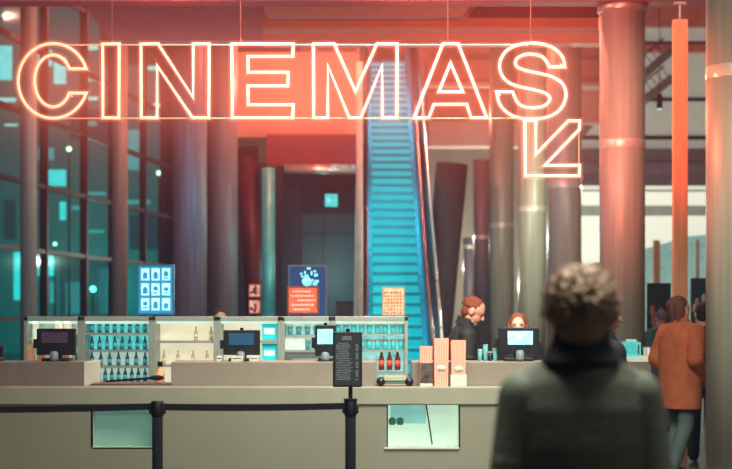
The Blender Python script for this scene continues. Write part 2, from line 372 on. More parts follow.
street_lamp(69, 149, 50, (1, .72, .42), 5, .085, 'warm street lamp globe outside, under letter C')
street_lamp(159, 173, 50, (1, .72, .42), 5, .085, 'warm street lamp globe outside, under letter N')
street_lamp(55, 244, 50, (.9, .9, .75), 3, .07, 'small pale street lamp globe outside the lower glass')

# ------------------------------------------------------------------ escalator
e = thing('escalator', 'cyan lit escalator climbing away behind the neon sign', 'escalator', (0.65, 28.0, 0))
rise, run = .23, .40; n0 = 40
for k in range(n0):
    b = B(); y = run * k; z = rise * k
    prof = [(y, z), (y + .015, z + .05), (y + .035, z + .10), (y + .035, z + .15), (y + .0, z + rise - .07), (y - .045, z + rise - .06), (y - .045, z + rise), (y + run + .01, z + rise), (y + run + .01, z + rise - .05), (y + .08, z - .05)]
    L = [b.verts.new((-.5, p[0], p[1])) for p in prof]; R = [b.verts.new((.5, p[0], p[1])) for p in prof]
    n = len(prof)
    for i in range(n): b.faces.new((L[i], L[(i + 1) % n], R[(i + 1) % n], R[i]))
    b.faces.new(L); b.faces.new(list(reversed(R)))
    o = obj('step', b, [M['cyan'], M['lip_shade']], e)
    for p_ in o.data.polygons:
        c_ = p_.center
        if c_.y < y - .02 or (abs(c_.z - (z + rise - .025)) < .012 and c_.y < y): p_.material_index = 1
YT = run * n0; ZT = rise * n0
for sx in (-1, 1):
    x0 = sx * .52; x1 = sx * .76
    # inner skirt + balustrade panel
    b = B(); vs = []
    for (y, z) in ((-1.0, -.0), (-1.0, .95), (0.2, .98), (YT, ZT + 1.02), (YT + 1.5, ZT + 1.02), (YT + 1.5, ZT - .3), (0.4, -.0)):
        vs.append((y, z))
    A = [b.verts.new((sx * .60, y, z)) for y, z in vs]; D = [b.verts.new((sx * .66, y, z)) for y, z in vs]; n = len(vs)
    for i in range(n): b.faces.new((A[i], A[(i + 1) % n], D[(i + 1) % n], D[i]))
    b.faces.new(A); b.faces.new(D); obj('balustrade', b, M['balus'], e)
    b = B(); A = []; D = []
    vs = [(-1.0, 0), (-1.0, .12), (0.1, .16), (YT, ZT + .28), (YT, ZT - .3), (.4, 0)]
    A = [b.verts.new((sx * .505, y, z)) for y, z in vs]; D = [b.verts.new((sx * .60, y, z + .02)) for y, z in vs]; n = len(vs)
    for i in range(n): b.faces.new((A[i], A[(i + 1) % n], D[(i + 1) % n], D[i]))
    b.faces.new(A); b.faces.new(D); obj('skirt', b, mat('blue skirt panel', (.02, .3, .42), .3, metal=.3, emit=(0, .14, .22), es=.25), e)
    b = B()
    path = [(-1.0, .55), (-1.15, .75), (-1.0, .98), (0.2, 1.02), (YT, ZT + 1.06), (YT + 1.4, ZT + 1.06)]
    path_tube(b, [(sx * .64, y, z) for y, z in path], .045, False, 10, Vector((1, 0, 0))); obj('handrail', b, M['rubber'], e, True)
    b = B(); vs = [(-1.0, 0), (-1.0, .5), (0.2, .55), (YT, ZT + .92), (YT + 1.5, ZT + .92), (YT + 1.5, ZT - .6), (1.2, 0)]
    A = [b.verts.new((sx * .68, y, z)) for y, z in vs]; D = [b.verts.new((sx * (.83 if sx > 0 else .86), y, z)) for y, z in vs]; n = len(vs)
    for i in range(n): b.faces.new((A[i], A[(i + 1) % n], D[(i + 1) % n], D[i]))
    b.faces.new(A); b.faces.new(D); obj('outer_cladding', b, mat('dark navy cladding', (.004, .010, .025), .9, rvar=.02) if sx > 0 else mat('dark navy left cladding', (.02, .03, .05), .8), e)
    b = B(); path_tube(b, [(sx * .87, y, z) for y, z in [(-1, .5), (.2, .56), (YT, ZT + .93)]], .03, False, 8, Vector((1, 0, 0))); obj('edge_trim', b, M['silver'] if sx > 0 else M['post'], e, True)
b = B(); box(b, -.75, .75, YT, YT + 2.5, ZT - .3, ZT - .0); obj('top_landing', b, M['balus'], e)
t = thing('slim_post', 'cream coloured straight post along the left side of the escalator', 'post', (X(359.5, 26.5), 26.5, 0))
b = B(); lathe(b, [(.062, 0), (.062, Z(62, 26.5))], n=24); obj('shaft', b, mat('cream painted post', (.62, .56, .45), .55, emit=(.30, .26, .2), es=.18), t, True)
b = B(); lathe(b, [(.07, 0), (.09, .02), (.09, .10), (.06, .12)], n=24); obj('base_ring', b, M['alu'], t, True)
# upper landing opening
b = B(); box(b, X(362, 46.9), X(425, 46.9), 46.8, 46.95, Z(120, 46.9), Z(60, 46.9)); struct('wall_landing', b, mat('lilac landing wall', (.34, .25, .42), .7), 'lilac wall above the escalator top')

# ------------------------------------------------------------------ hall on the right (mezzanine, stairs, bright glazing)
YH = 52.0
m_pale = mat('pale green panel', (.46, .47, .40), .7, var=.05, emit=(.30, .32, .27), es=.6)  # emission added so the wall looks lit
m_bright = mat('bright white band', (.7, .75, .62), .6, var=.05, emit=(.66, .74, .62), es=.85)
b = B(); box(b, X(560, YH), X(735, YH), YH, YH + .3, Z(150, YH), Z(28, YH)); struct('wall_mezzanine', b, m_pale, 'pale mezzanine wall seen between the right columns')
b = B()
for a, c in ((45, 42), (101.5, 98), (140, 136)): box(b, X(560, YH), X(735, YH), YH - .15, YH, Z(a, YH), Z(c, YH))
struct('trim_8', b, M['mullion'], 'dark horizontal rails on the mezzanine wall')
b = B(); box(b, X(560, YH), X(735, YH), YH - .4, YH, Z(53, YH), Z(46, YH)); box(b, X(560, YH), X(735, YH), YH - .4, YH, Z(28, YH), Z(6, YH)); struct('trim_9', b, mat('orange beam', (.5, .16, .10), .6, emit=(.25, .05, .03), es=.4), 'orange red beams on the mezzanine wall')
b = B(); box(b, X(560, YH), X(735, YH), YH - .6, YH, Z(184, YH), Z(164, YH)); box(b, X(560, YH), X(735, YH), YH - .5, YH, Z(164, YH), Z(150, YH)); struct('trim_10', b, mat('mauve slab edge', (.18, .13, .16), .7), 'mauve floor slab edge of the mezzanine')
for (x0, y0, x1, y1, lab) in ((645, 74, 672, 50, 'upper grey diagonal stair flight behind the timber post'), (645, 100, 672, 78, 'lower grey diagonal stair flight behind the timber post'), (560, 98, 602, 42, 'grey diagonal stair flight right of the letter S'), (575, 140, 604, 108, 'small grey diagonal stair flight right of the neon arrow')):
    Y = 50.5; p = Vector((X(x0, Y), Y, Z(y0, Y))); q = Vector((X(x1, Y), Y, Z(y1, Y)))
    d = q - p; a = math.atan2(d.z, d.x); mx = Matrix.Translation(p) @ Matrix.Rotation(-a, 4, 'Y')
    t = thing('stair_flight', lab, 'stairs', (0, 0, 0), 0, 'far stair flights of the mezzanine')
    b = B(); box(b, 0, d.length, -.2, .9, -.14, .14, 0, mx); obj('stringer', b, mat('grey stringer', (.20, .20, .20), .6), t)
    b = B(); path_tube(b, [mx @ Vector((0, -.2, .5)), mx @ Vector((d.length, -.2, .5))], .03, False, 8)
    for k in range(5): cyl(b, mx @ Vector((d.length * (k + .5) / 5, -.2, .1)), mx @ Vector((d.length * (k + .5) / 5, -.2, .5)), .015, n=6)
    obj('railing', b, M['mullion'], t)
b = B()
vs = [(560, 186), (735, 186), (735, 232), (690, 236), (640, 250), (600, 262), (560, 275)]
A = [b.verts.new((X(px, 50), 50, Z(py, 50))) for px, py in vs]; D = [b.verts.new((X(px, 50), 50.3, Z(py, 50))) for px, py in vs]; n = len(vs)
for i in range(n): b.faces.new((A[i], A[(i + 1) % n], D[(i + 1) % n], D[i]))
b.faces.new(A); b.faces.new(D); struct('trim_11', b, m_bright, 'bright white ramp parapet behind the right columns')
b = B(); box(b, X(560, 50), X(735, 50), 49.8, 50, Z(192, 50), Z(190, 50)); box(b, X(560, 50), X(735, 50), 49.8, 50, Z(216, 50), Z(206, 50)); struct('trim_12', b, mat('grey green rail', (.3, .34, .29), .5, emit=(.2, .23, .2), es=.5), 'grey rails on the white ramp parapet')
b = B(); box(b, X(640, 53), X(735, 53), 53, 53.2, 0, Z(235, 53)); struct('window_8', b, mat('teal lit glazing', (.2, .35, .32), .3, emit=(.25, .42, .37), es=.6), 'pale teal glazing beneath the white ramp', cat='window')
for px, w, lab in ((657, 3.2, 'brown timber post beneath the white ramp'), (612 + 86, 1.2, 'thin brown post right of the timber board')):
    b = B(); box(b, X(px - w, 48), X(px + w, 48), 48, 48.15, 0, Z(240, 48), .01); tag(obj('timber_post', b, mat('brown timber', (.34, .17, .09), .6)), lab, 'post')
# hanging spot lights
def spot_fixture(px, py, Y, label, mtl):
    t = thing('ceiling_spotlight', label, 'lamp', (X(px, Y), Y, Z(py, Y)), 0)
    b = B(); lathe(b, [(.04, -.02), (.085, 0), (.085, .34), (.03, .40)], n=16); obj('housing', b, mtl, t, True)
    b = B(); cyl(b, (0, 0, .40), (0, 0, 5.5), .012, n=6); obj('stem', b, M['mullion'], t)
    b = B(); lathe(b, [(.06, -.035), (.06, -.02)], n=12); obj('lens', b, mat('pale cyan lens', (.4, .8, .8), .3, emit=(.5, 1, .95), es=1.0), t)
spot_fixture(659.5, 108, 40, 'black hanging spotlight left of the timber post', M['black'])
# dark framed posters beyond the orange jacket
def poster_wall(px0, px1, py0, py1, Y, label, cols):
    t = thing('framed_poster', label, 'poster', (X((px0 + px1) / 2, Y), Y, 0))
    w = X(px1, Y) - X(px0, Y)
    b = B(); box(b, -w / 2, w / 2, 0, .06, Z(py1, Y), Z(py0, Y), .01); obj('frame', b, mat('dark teal frame', (.008, .03, .04), .5), t)
    for k in range(9):
        z = Z(py1, Y) + (Z(py0, Y) - Z(py1, Y)) * random.uniform(.15, .8); x = random.uniform(-w * .32, w * .32); s = random.uniform(.03, .09)
        b = B(); ell(b, (x, -.012, z), (s * .6, .008, s * 1.3)); obj('print', b, mat('print ink', random.choice(cols), .6, emit=random.choice(cols), es=.15), t, True)
    b = B(); cyl(b, (-w * .4, .03, 0), (-w * .4, .03, Z(py1, Y)), .02); cyl(b, (w * .4, .03, 0), (w * .4, .03, Z(py1, Y)), .02); obj('stand', b, M['black'], t)
poster_wall(647, 671, 283, 342, 22, 'large dark framed poster left of the timber board', [(.25, .08, .05), (.3, .22, .16), (.1, .05, .05)])
poster_wall(691, 707, 278, 345, 23, 'dark framed poster right of the timber board', [(.2, .25, .25), (.25, .12, .08)])

# ------------------------------------------------------------------ neon sign
YS = 11.0
def S(px, py, dy=0): return Vector((X(px, YS), dy, Z(py, YS)))
t = thing('neon_sign', 'glowing orange outline neon sign reading CINEMAS with a down-left arrow', 'sign', (0, YS, 0))
def cat_close(pts, sub=5):
    n = len(pts); out = []
    for i in range(n):
        p0, p1, p2, p3 = [Vector((*pts[(i + k - 1) % n], 0)) for k in range(4)]
        sharp = pts[i] in SH or pts[(i + 1) % n] in SH
        if pts[i] in SH: p0 = p1
        if pts[(i + 1) % n] in SH: p3 = p2
        for s in range(sub):
            u = s / sub
            q = .5 * ((2 * p1) + (p2 - p0) * u + (2 * p0 - 5 * p1 + 4 * p2 - p3) * u * u + (3 * p1 - p0 - 3 * p2 + p3) * u ** 3)
            out.append((q.x, q.y))
    return out
cc = (53, 81)
def arc(rx, ry, a0, a1, n):
    return [(cc[0] + rx * math.cos(math.radians(a0 + (a1 - a0) * k / (n - 1))), cc[1] - ry * math.sin(math.radians(a0 + (a1 - a0) * k / (n - 1)))) for k in range(n)]
Cp = arc(35, 37.5, 19, 341, 40) + [(71.3, 93.2)] + arc(18.6, 26, 332, 28, 30) + [(71.3, 68.8)]
Ip = [(102.7, 44), (119, 44), (119, 118), (102.7, 118)]
Np = [(141, 44), (158, 44), (193.3, 98), (193.3, 44), (209, 44), (209, 118), (192.3, 118), (157.3, 66), (157.3, 118), (141, 118)]
Ep = [(232, 44), (293, 44), (293, 56.5), (248, 56.5), (248, 72.5), (288, 72.5), (288, 86), (248, 86), (248, 105), (293, 105), (293, 118), (232, 118)]
Mp = [(313.5, 44), (334, 44), (355.5, 92), (377, 44), (397, 44), (397, 118), (382, 118), (382, 66), (361, 118), (349, 118), (328, 66), (328, 118), (313.5, 118)]
Ap = [(443, 43.8), (458, 43.8), (487, 118), (471, 118), (466.5, 104.5), (434, 104.5), (429, 118), (413.7, 118)]
Ai = [(450.5, 63.5), (463, 92), (438.5, 92)]
Sp0 = [(565, 67), (562, 56.5), (553, 48), (541, 44), (531, 43.3), (518, 45), (506, 51.5), (499.8, 63), (501.5, 75), (510, 83.5), (524, 88), (538, 91), (548, 95), (549.5, 101), (543, 106.5), (531, 108), (519, 104.5), (512.5, 92), (496.5, 92), (499.5, 104), (508, 113.5), (520, 118.3), (533, 119.3), (550, 116.5), (561.5, 108), (566, 95.5), (562.5, 84), (552, 77), (539, 73.5), (525, 70.5), (516.5, 66.5), (516, 60), (523, 55.3), (533, 54.5), (543, 57.5), (549.5, 67)]
SH = {(565, 67), (512.5, 92), (496.5, 92), (549.5, 67)}
Sp = cat_close(Sp0, 4)
Rp = [(525, 120.5), (535.5, 120.5), (535.5, 155), (568.5, 121), (579.5, 121), (579.5, 129.5), (544.5, 165.5), (579.5, 165.5), (579.5, 176), (525, 176)]
RC, RH = 1.5 * YS / F, 4.2 * YS / F
letters = [('letter C', [Cp]), ('letter I', [Ip]), ('letter N', [Np]), ('letter E', [Ep]), ('letter M', [Mp]), ('letter A', [Ap, Ai]), ('letter S', [Sp]), ('arrow', [Rp])]
for lab, polys in letters:
    b = B()
    for pl in polys: path_tube(b, [S(*p) for p in pl], RC, True, 8)
    o = obj('arrow' if lab == 'arrow' else 'letter', b, M['neon'], t, True, label='glowing neon outline of the ' + lab)
    b = B()
    for pl in polys: path_tube(b, [S(*p) for p in pl], RH, True, 10)
    obj('halo_shell', b, M['halo'], o, True)  # added glowing shell, paints the halo round the tube
b = B()
path_tube(b, [S(60, 44, .035), S(545, 44, .035)], .006, False, 8); path_tube(b, [S(60, 117.8, .035), S(545, 117.8, .035)], .006, False, 8)
path_tube(b, [S(579.5, 126, .03), S(579.5, 170, .03)], .004, False, 8)
obj('support_rail', b, M['neonbar'], t)
for px in (111, 240, 448, 531):
    b = B(); cyl(b, (X(px, YS), .035, Z(44, YS)), (X(px, YS), .035, 5.72), .006, n=8); cyl(b, (X(px, YS), .035, Z(44, YS) - .01), (X(px, YS), .035, Z(38, YS)), .015, n=8); obj('hanging_cable', b, M['cable'], t)

# ------------------------------------------------------------------ front counter
YC = 11.6
zt = Z(387, YC)
xl, xr = -4.2, X(606, YC)
t = thing('service_counter', 'long taupe cinema service counter with a pale worktop edge', 'counter', ((xl + xr) / 2, YC, 0)); ox = (xl + xr) / 2
w1 = (388, 459, 405, 447.5); w2 = (92, 153, 404, 447.5)
b = B()
def cx(px, Y=YC): return X(px, Y) - ox
# front face split around the two windows
zbot = Z(w1[3], YC)
xs = [xl - ox, cx(w2[0]), cx(w2[1]), cx(w1[0]), cx(w1[1]), xr - ox]
zf = zt - .14
box(b, xs[0], xs[5], 0, .04, .1, zbot)
box(b, xs[0], xs[1], 0, .04, zbot, zf); box(b, xs[2], xs[3], 0, .04, zbot, zf); box(b, xs[4], xs[5], 0, .04, zbot, zf)
zw = Z(405, YC); zf2 = zf
if zw < zf: box(b, xs[1], xs[2], 0, .04, zw, zf); box(b, xs[3], xs[4], 0, .04, zw, zf)
box(b, xs[0], xs[5], .66, .7, .1, zf); box(b, xs[0], xs[0] + .04, .04, .66, .1, zf); box(b, xs[5] - .04, xs[5], .04, .66, .1, zf)
box(b, xs[0], xs[5], .06, .66, 0, .1)
obj('front_panel', b, M['counter'], t)
b = B(); box(b, xs[0] - .02, xs[5] + .02, -.015, .72, zf, zt, .008); obj('worktop', b, M['fascia'], t)
m_win1 = mat('mint white lit backing', (.6, .75, .65), .5, var=.05, emit=(.66, .78, .60), es=.85)
m_win2 = mat('frosted teal lit backing', (.3, .45, .4), .5, var=.05, emit=(.10, .18, .15), es=.85)
for (a, c, d, e2), mm, lab in ((w1, m_win1, 'bright lit display window in the counter front'), (w2, m_win2, 'dim frosted teal window in the counter front')):
    b = B(); box(b, cx(a), cx(c), .16, .18, Z(e2, YC), min(Z(d, YC), zf)); wd = obj('display_window', b, mm, t, label=lab)
    b = B(); box(b, cx(a) - .0, cx(c), .04, .16, Z(e2, YC) - .012, Z(e2, YC)); box(b, cx(a) - (.03 if mm is m_win1 else 0), cx(c) + .0, -.012 if mm is m_win1 else .0, .01, Z(e2, YC) - .012, Z(e2, YC) + .002); box(b, cx(a) - .01, cx(a), .0, .18, Z(e2, YC), min(Z(d, YC), zf)); box(b, cx(c), cx(c) + .01, .0, .18, Z(e2, YC), min(Z(d, YC), zf)); obj('sill', b, M['white'], wd)
    b = B(); box(b, cx(a), cx(c), .004, .010, Z(e2, YC), min(Z(d, YC), zf)); obj('glazing', b, M['clear'], wd)
    if mm is m_win1:
        b = B(); box(b, cx(a) + .02, cx(427), .15, .159, Z(425, YC), Z(406, YC)); obj('teal_picture', b, mat('pale teal print', (.3, .6, .55), .5, emit=(.28, .58, .52), es=.8), wd)
        b = B(); path_tube(b, [(cx(427), .14, Z(406, YC)), (cx(430), .14, Z(426, YC)), (cx(433), .14, Z(446, YC))], .006, False, 6); obj('dark_rod', b, M['mullion'], wd)
        for px in (392.5, 400.5):
            b = B(); lathe(b, [(.02, 0), (.028, .01), (.03, .045), (.012, .06)], (cx(px), .12, Z(426, YC)), 12); obj('small_jar', b, mat('grey teal jar', (.12, .3, .28), .4), wd, True)
# raised ledge sections
def ledge(px0, px1, label, m, ytop=362):
    Y0 = YC + .22
    b = B(); box(b, X(px0, Y0), X(px1, Y0), Y0, Y0 + .42, zt, Z(ytop, Y0), .006)
    return tag(obj('raised_ledge', b, m), label, 'counter ledge', 'raised ledges on the service counter')
YLg = YC + .22; zl = Z(362, YLg)
l1 = ledge(-60, 84, 'raised grey brown counter ledge at the far left', mat('shaded copy of ledge', (.20, .16, .155), .5))  # darker ledge colour paints the light falling off to the left
b = B(); box(b, X(84, YLg), X(91, YLg), YLg - .0, YLg + .42, zt, zl + .0, .004); e1 = obj('end_panel', b, M['white'], l1)
e1.parent = l1
l2 = ledge(171, 377, 'long raised taupe counter ledge in the middle', M['counter2'])
l3 = ledge(412, 500 + 104, 'raised taupe counter ledge behind the popcorn boxes', M['counter2'])

# ------------------------------------------------------------------ back display cabinets
YK = 14.2
zk = Z(316.5, YK)
def cab(px0, px1, label, m_back, shelves, dep=.36):
    x0 = X(px0, YK); x1 = X(px1, YK); xc = (x0 + x1) / 2; h = (x1 - x0) / 2
    t = thing('display_cabinet', label, 'cabinet', (xc, YK, 0), 0, 'lit back bar cabinets')
    fw = .035
    b = B(); box(b, -h, -h + fw, 0, dep, 0, zk, .004); box(b, h - fw, h, 0, dep, 0, zk, .004); box(b, -h, h, 0, dep, zk - .045, zk, .004); box(b, -h, h, 0, dep, 0, .12); obj('frame', b, M['case_frame'], t)
    b = B(); box(b, -h + fw, h - fw, dep - .03, dep - .01, .12, zk - .045); obj('back_panel', b, m_back, t)
    for py in shelves:
        b = B(); z = Z(py, YK); box(b, -h + fw, h - fw, .03, dep - .03, z - .022, z); obj('shelf', b, M['case_frame'], t)
    b = B(); box(b, -h + fw, h - fw, .05, .10, zk - .07, zk - .045); obj('light_strip', b, mat('warm strip', (.9, .9, .8), .5, emit=(.7, .95, .8), es=.9), t)
    return t, x0 + fw, x1 - fw
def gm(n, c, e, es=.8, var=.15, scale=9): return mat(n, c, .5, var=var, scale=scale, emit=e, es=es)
sh1 = [343, 362, 382]; sh2 = [333, 350, 366, 382]
m_green = gm('pale mint back', (.4, .5, .42), (.26, .42, .33), .75, .45, 12)
m_cy = gm('cyan lit back', (.2, .6, .6), (.10, .60, .58), .85, .4, 14)
m_cream = gm('cream lit back', (.7, .65, .5), (.80, .74, .52), .85, .10, 6)
m_mint = gm('mint white lit back', (.6, .7, .6), (.40, .66, .56), .85, .4, 12)
c1 = cab(24, 81, 'lit cabinet at the left end of the back bar behind the first till', m_green, sh1)
c2 = cab(81, 152, 'cyan lit cabinet full of blue bottles', m_cy, sh2)
c3 = cab(152, 217, 'cream lit cabinet left of the middle till', m_cream, [341, 365, 384])
c4 = cab(217, 281, 'cream lit cabinet behind the middle till', m_cream, [341, 362, 384])
c5 = cab(281, 332, 'mint lit cabinet with white goods right of the middle till', m_mint, [335, 350, 368])
c6 = cab(332, 408, 'cyan lit cabinet with cups and red labelled bottles', gm('aqua back', (.3, .6, .6), (.30, .68, .62), .85, .4, 12), [334, 350, 373])
# bottles
def make_bottle(h, r, col, capc, label, group, neck=.3, lab=None):
    t = thing('bottle', label, 'bottle', (0, 0, 0), 0, group)
    b = B(); lathe(b, [(r * .9, 0), (r, h * .05), (r, h * (.92 - neck)), (r * .45, h * (1 - neck * .55)), (r * .38, h * .93)], n=12); obj('glass_body', b, mat('bottle ' + label[:8], col, .15, var=.1, coat=.5), t, True)
    b = B(); lathe(b, [(r * .45, h * .92), (r * .45, h)], n=10); obj('cap', b, mat('cap ' + label[:8], capc, .4), t, True)
    if lab:
        b = B(); lathe(b, [(r * 1.02, h * .18), (r * 1.02, h * .48)], n=12); obj('paper_label', b, mat('lab ' + label[:8], lab, .6, var=.25, scale=40), t, True)
    return t
def row(proto, px0, px1, n, py, dy, labelf, used):
    for i in range(n):
        px = px0 + (px1 - px0) * i / max(1, n - 1); loc = (X(px, YK + dy), YK + dy, Z(py, YK))
        if used[0]: dup(proto, loc, labelf(i))
        else: proto.location = loc; proto['label'] = labelf(i); used[0] = True
ords = ['first', 'second', 'third', 'fourth', 'fifth', 'sixth', 'seventh', 'eighth', 'ninth', 'tenth', 'eleventh']
bb = make_bottle(.135, .021, (.01, .16, .30), (.02, .3, .42), 'blue bottle', 'blue bottles in the cyan cabinet', .38, (.10, .55, .62)); u = [False]
names = {333: 'top shelf', 350: 'second shelf', 366: 'third shelf', 382: 'bottom shelf'}
for py, n in ((333, 8), (350, 8), (366, 7), (382, 9)):
    row(bb, 92, 145, n, py, .12, lambda i, py=py: '%s small blue bottle from the left on the %s of the cyan cabinet' % (ords[i], names[py]), u)
pb = make_bottle(.12, .022, (.42, .55, .45), (.7, .7, .6), 'pale bottle', 'pale bottles in the left cabinet', .3, (.7, .68, .55)); u = [False]
names1 = {343: 'upper shelf', 362: 'lower shelf', 382: 'bottom shelf'}
for py, n in ((343, 7), (362, 7)):
    row(pb, 32, 75, n, py, .12, lambda i, py=py: '%s pale bottle from the left on the %s of the left cabinet' % (ords[i], names1[py]), u)
ob = make_bottle(.14, .019, (.62, .42, .25), (.5, .25, .15), 'amber bottle', 'amber bottles in the cream cabinets', .35, (.85, .72, .5)); u = [False]
for py, lst, nm in ((341, (196, 211), 'upper shelf'), (365, (164, 178, 193, 207), 'lower shelf')):
    for i, px in enumerate(lst):
        loc = (X(px, YK + .12), YK + .12, Z(py, YK)); lb = '%s pale amber bottle from the left on the %s of the cream cabinet' % (ords[i], nm)
        if u[0]: dup(ob, loc, lb)
        else: ob.location = loc; ob['label'] = lb; u[0] = True
rb = make_bottle(.20, .030, (.16, .03, .02), (.55, .5, .42), 'red bottle', 'dark soda bottles with red labels', .42, (.75, .09, .05)); u = [False]
row(rb, 381.5, 397.5, 3, 370.5, .10, lambda i: '%s dark soda bottle with red label at the cabinet end' % ['left', 'middle', 'right'][i], u)
b = B(); xm_ = X(81, YK) + .035; ww_ = X(152, YK) - .035 - xm_; box(b, -ww_ / 2, ww_ / 2, .318, .328, .12, Z(351.5, YK)); lp_ = obj('lower_back_panel', b, gm('pale lit back', (.5, .6, .55), (.42, .60, .52), .8, .15, 8), c2[0])
# cups in the right cabinets
def make_cup(h, r, m, label, group):
    t = thing('paper_cup', label, 'cup', (0, 0, 0), 0, group)
    b = B(); lathe(b, [(r * .72, 0), (r, h)], n=14); obj('cup_body', b, m, t, True)
    b = B(); lathe(b, [(r * 1.06, h), (r * 1.06, h + .008), (r * .9, h + .016)], n=14); obj('lid', b, M['white'], t, True)
    return t
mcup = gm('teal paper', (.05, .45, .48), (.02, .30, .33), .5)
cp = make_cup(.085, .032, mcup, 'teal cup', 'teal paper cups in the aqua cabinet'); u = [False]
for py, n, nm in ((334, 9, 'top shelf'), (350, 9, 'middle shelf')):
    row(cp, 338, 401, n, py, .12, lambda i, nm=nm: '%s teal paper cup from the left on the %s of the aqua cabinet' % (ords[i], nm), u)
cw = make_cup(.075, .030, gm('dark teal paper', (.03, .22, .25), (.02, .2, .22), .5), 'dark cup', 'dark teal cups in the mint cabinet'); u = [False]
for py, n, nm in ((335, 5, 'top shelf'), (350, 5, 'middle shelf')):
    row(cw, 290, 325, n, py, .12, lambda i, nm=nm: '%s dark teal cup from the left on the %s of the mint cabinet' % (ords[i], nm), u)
# cartons
def carton(px0, px1, py0, py1, Y, col, label, em=.3, name='carton', cat='box', dep=.12, band=None):
    t = thing(name, label, cat, (X((px0 + px1) / 2, Y), Y, Z(py1, Y)))
    w = X(px1, Y) - X(px0, Y); h = Z(py0, Y) - Z(py1, Y)
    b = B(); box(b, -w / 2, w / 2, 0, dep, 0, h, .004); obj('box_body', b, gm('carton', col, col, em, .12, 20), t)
    b = B(); box(b, -w * .36, w * .36, -.003, 0, h * .3, h * .62); obj('printed_panel', b, gm('carton print', band or (.55, .7, .62), band or (.5, .66, .6), em), t)
    b = B(); box(b, -w / 2 - .002, w / 2 + .002, -.002, dep + .002, h - .012, h + .003, .002); obj('lid_flap', b, gm('flap', [c * .7 for c in col], [c * .7 for c in col], em), t)
    return t
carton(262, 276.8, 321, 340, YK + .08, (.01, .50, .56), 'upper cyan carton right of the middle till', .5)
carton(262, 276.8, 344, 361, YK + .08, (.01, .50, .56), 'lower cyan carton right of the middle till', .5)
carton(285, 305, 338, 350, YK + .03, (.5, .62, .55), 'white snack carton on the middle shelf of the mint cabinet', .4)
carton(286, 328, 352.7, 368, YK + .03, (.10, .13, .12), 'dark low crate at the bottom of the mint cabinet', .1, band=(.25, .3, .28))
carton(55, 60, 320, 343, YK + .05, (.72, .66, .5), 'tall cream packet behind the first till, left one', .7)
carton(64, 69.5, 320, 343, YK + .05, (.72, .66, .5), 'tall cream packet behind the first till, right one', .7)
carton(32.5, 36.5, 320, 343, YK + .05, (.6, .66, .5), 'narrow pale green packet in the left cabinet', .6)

# ------------------------------------------------------------------ tills
def till(px0, px1, py0, py1, Y, label, scr, bx=None, back=False, z0=None, mscr=None):
    z0 = zl if z0 is None else z0
    w = X(px1, Y) - X(px0, Y); h = Z(py0, Y) - Z(py1, Y); zb = Z(py1, Y)
    t = thing('till_monitor', label, 'monitor', (X((px0 + px1) / 2, Y), Y, z0), 0, 'tills along the counter')
    k = zb - z0
    b = B(); box(b, -w / 2, w / 2, -.02, .03, k, k + h, .008); obj('housing', b, M['plastic'], t)
    if scr:
        a, c, d, f = scr
        b = B(); box(b, X(a, Y) - X((px0 + px1) / 2, Y), X(c, Y) - X((px0 + px1) / 2, Y), -.024, -.018, Z(f, Y) - z0, Z(d, Y) - z0, .001); obj('screen', b, mscr, t)
    b = B(); box(b, -w * .12, w * .12, .0, .05, .02, k + h * .5, .006); box(b, -w * .35, w * .35, -.06, .12, 0, .025, .006); obj('stand', b, M['plastic'], t)
    if 220 < px0 < 330:
        b = B(); cyl(b, (0, .0, k + h), (0, .0, k + h + .02), .015, n=12); obj('camera_knob', b, M['plastic'], t, True)
    b = B(); box(b, -w * .5 - .03, -w * .5, -.01, .02, k + h * .25, k + h * .6, .004); obj('card_swipe', b, M['plastic'], t)
    b = B(); lathe(b, [(.03, k * .1), (.036, k * .1 + .02), (.034, k + .02), (.02, k + .035)], (0, -.10, 0), 14); obj('receipt_cap', b, mat('grey blue cap', (.2, .26, .32), .4), t, True)
    return t
YP = 12.05
till(37, 76, 328.5, 355, YP, 'black till monitor back at the left of the counter', (42, 68, 332, 343), mscr=mat('dull purple grey panel', (.05, .035, .055), .3, emit=(.035, .022, .035), es=.7))
till(223.5, 260, 330, 355, YP, 'black till monitor with dim blue screen in the middle', (229, 254, 333, 345), mscr=mat('dim blue screen', (.02, .06, .12), .2, emit=(.02, .07, .13), es=.7))
till(315, 336, 325, 356, YP, 'till with bright cyan screen partly behind the menu sign', (317.5, 333, 329, 344), mscr=gm('cyan screen', (.2, .7, .7), (.28, .80, .80), .9, .3, 20))
till(498.5, 539, 327.5, 354, YP, 'black till monitor with glowing blue screen hiding the woman', (507.5, 532.5, 331, 344.5), mscr=gm('pale blue screen', (.3, .7, .9), (.30, .82, .92), .95, .35, 25))
till(-14, 4, 346, 356, YP, 'small dark till edge cut off at the far left', None)
# small things on the ledge
def small_cup(px, Y, h, r, m, label, group, z0=None, cat='cup', name='tumbler'):
    z0 = zl if z0 is None else z0
    t = thing(name, label, cat, (X(px, Y), Y, z0), 0, group)
    b = B(); lathe(b, [(r * .75, 0), (r * .8, .005), (r, h)], n=14); obj('cup_body', b, m, t, True)
    b = B(); lathe(b, [(r * 1.05, h), (r * 1.05, h + .006)], n=14); obj('rim', b, M['white'], t, True)
mo = gm('peach paper', (.75, .38, .22), (.5, .22, .12), .4)
for i, px in enumerate((31, 42, 54, 66)):
    small_cup(px, 12.15, .05 if i else .13, .035, mo, '%s peach paper cup from the left beside the first till' % ords[i], 'peach paper cups at the left till')
mt = gm('teal glass', (.1, .35, .36), (.04, .2, .21), .4)
for i, px in enumerate((480, 485.5, 490, 495)):
    small_cup(px, 12.1, (.09, .13, .07, .1)[i], .02, (M['plastic'] if i == 2 else mt), '%s small tumbler from the left beside the right till' % ords[i], 'tumblers beside the right till')
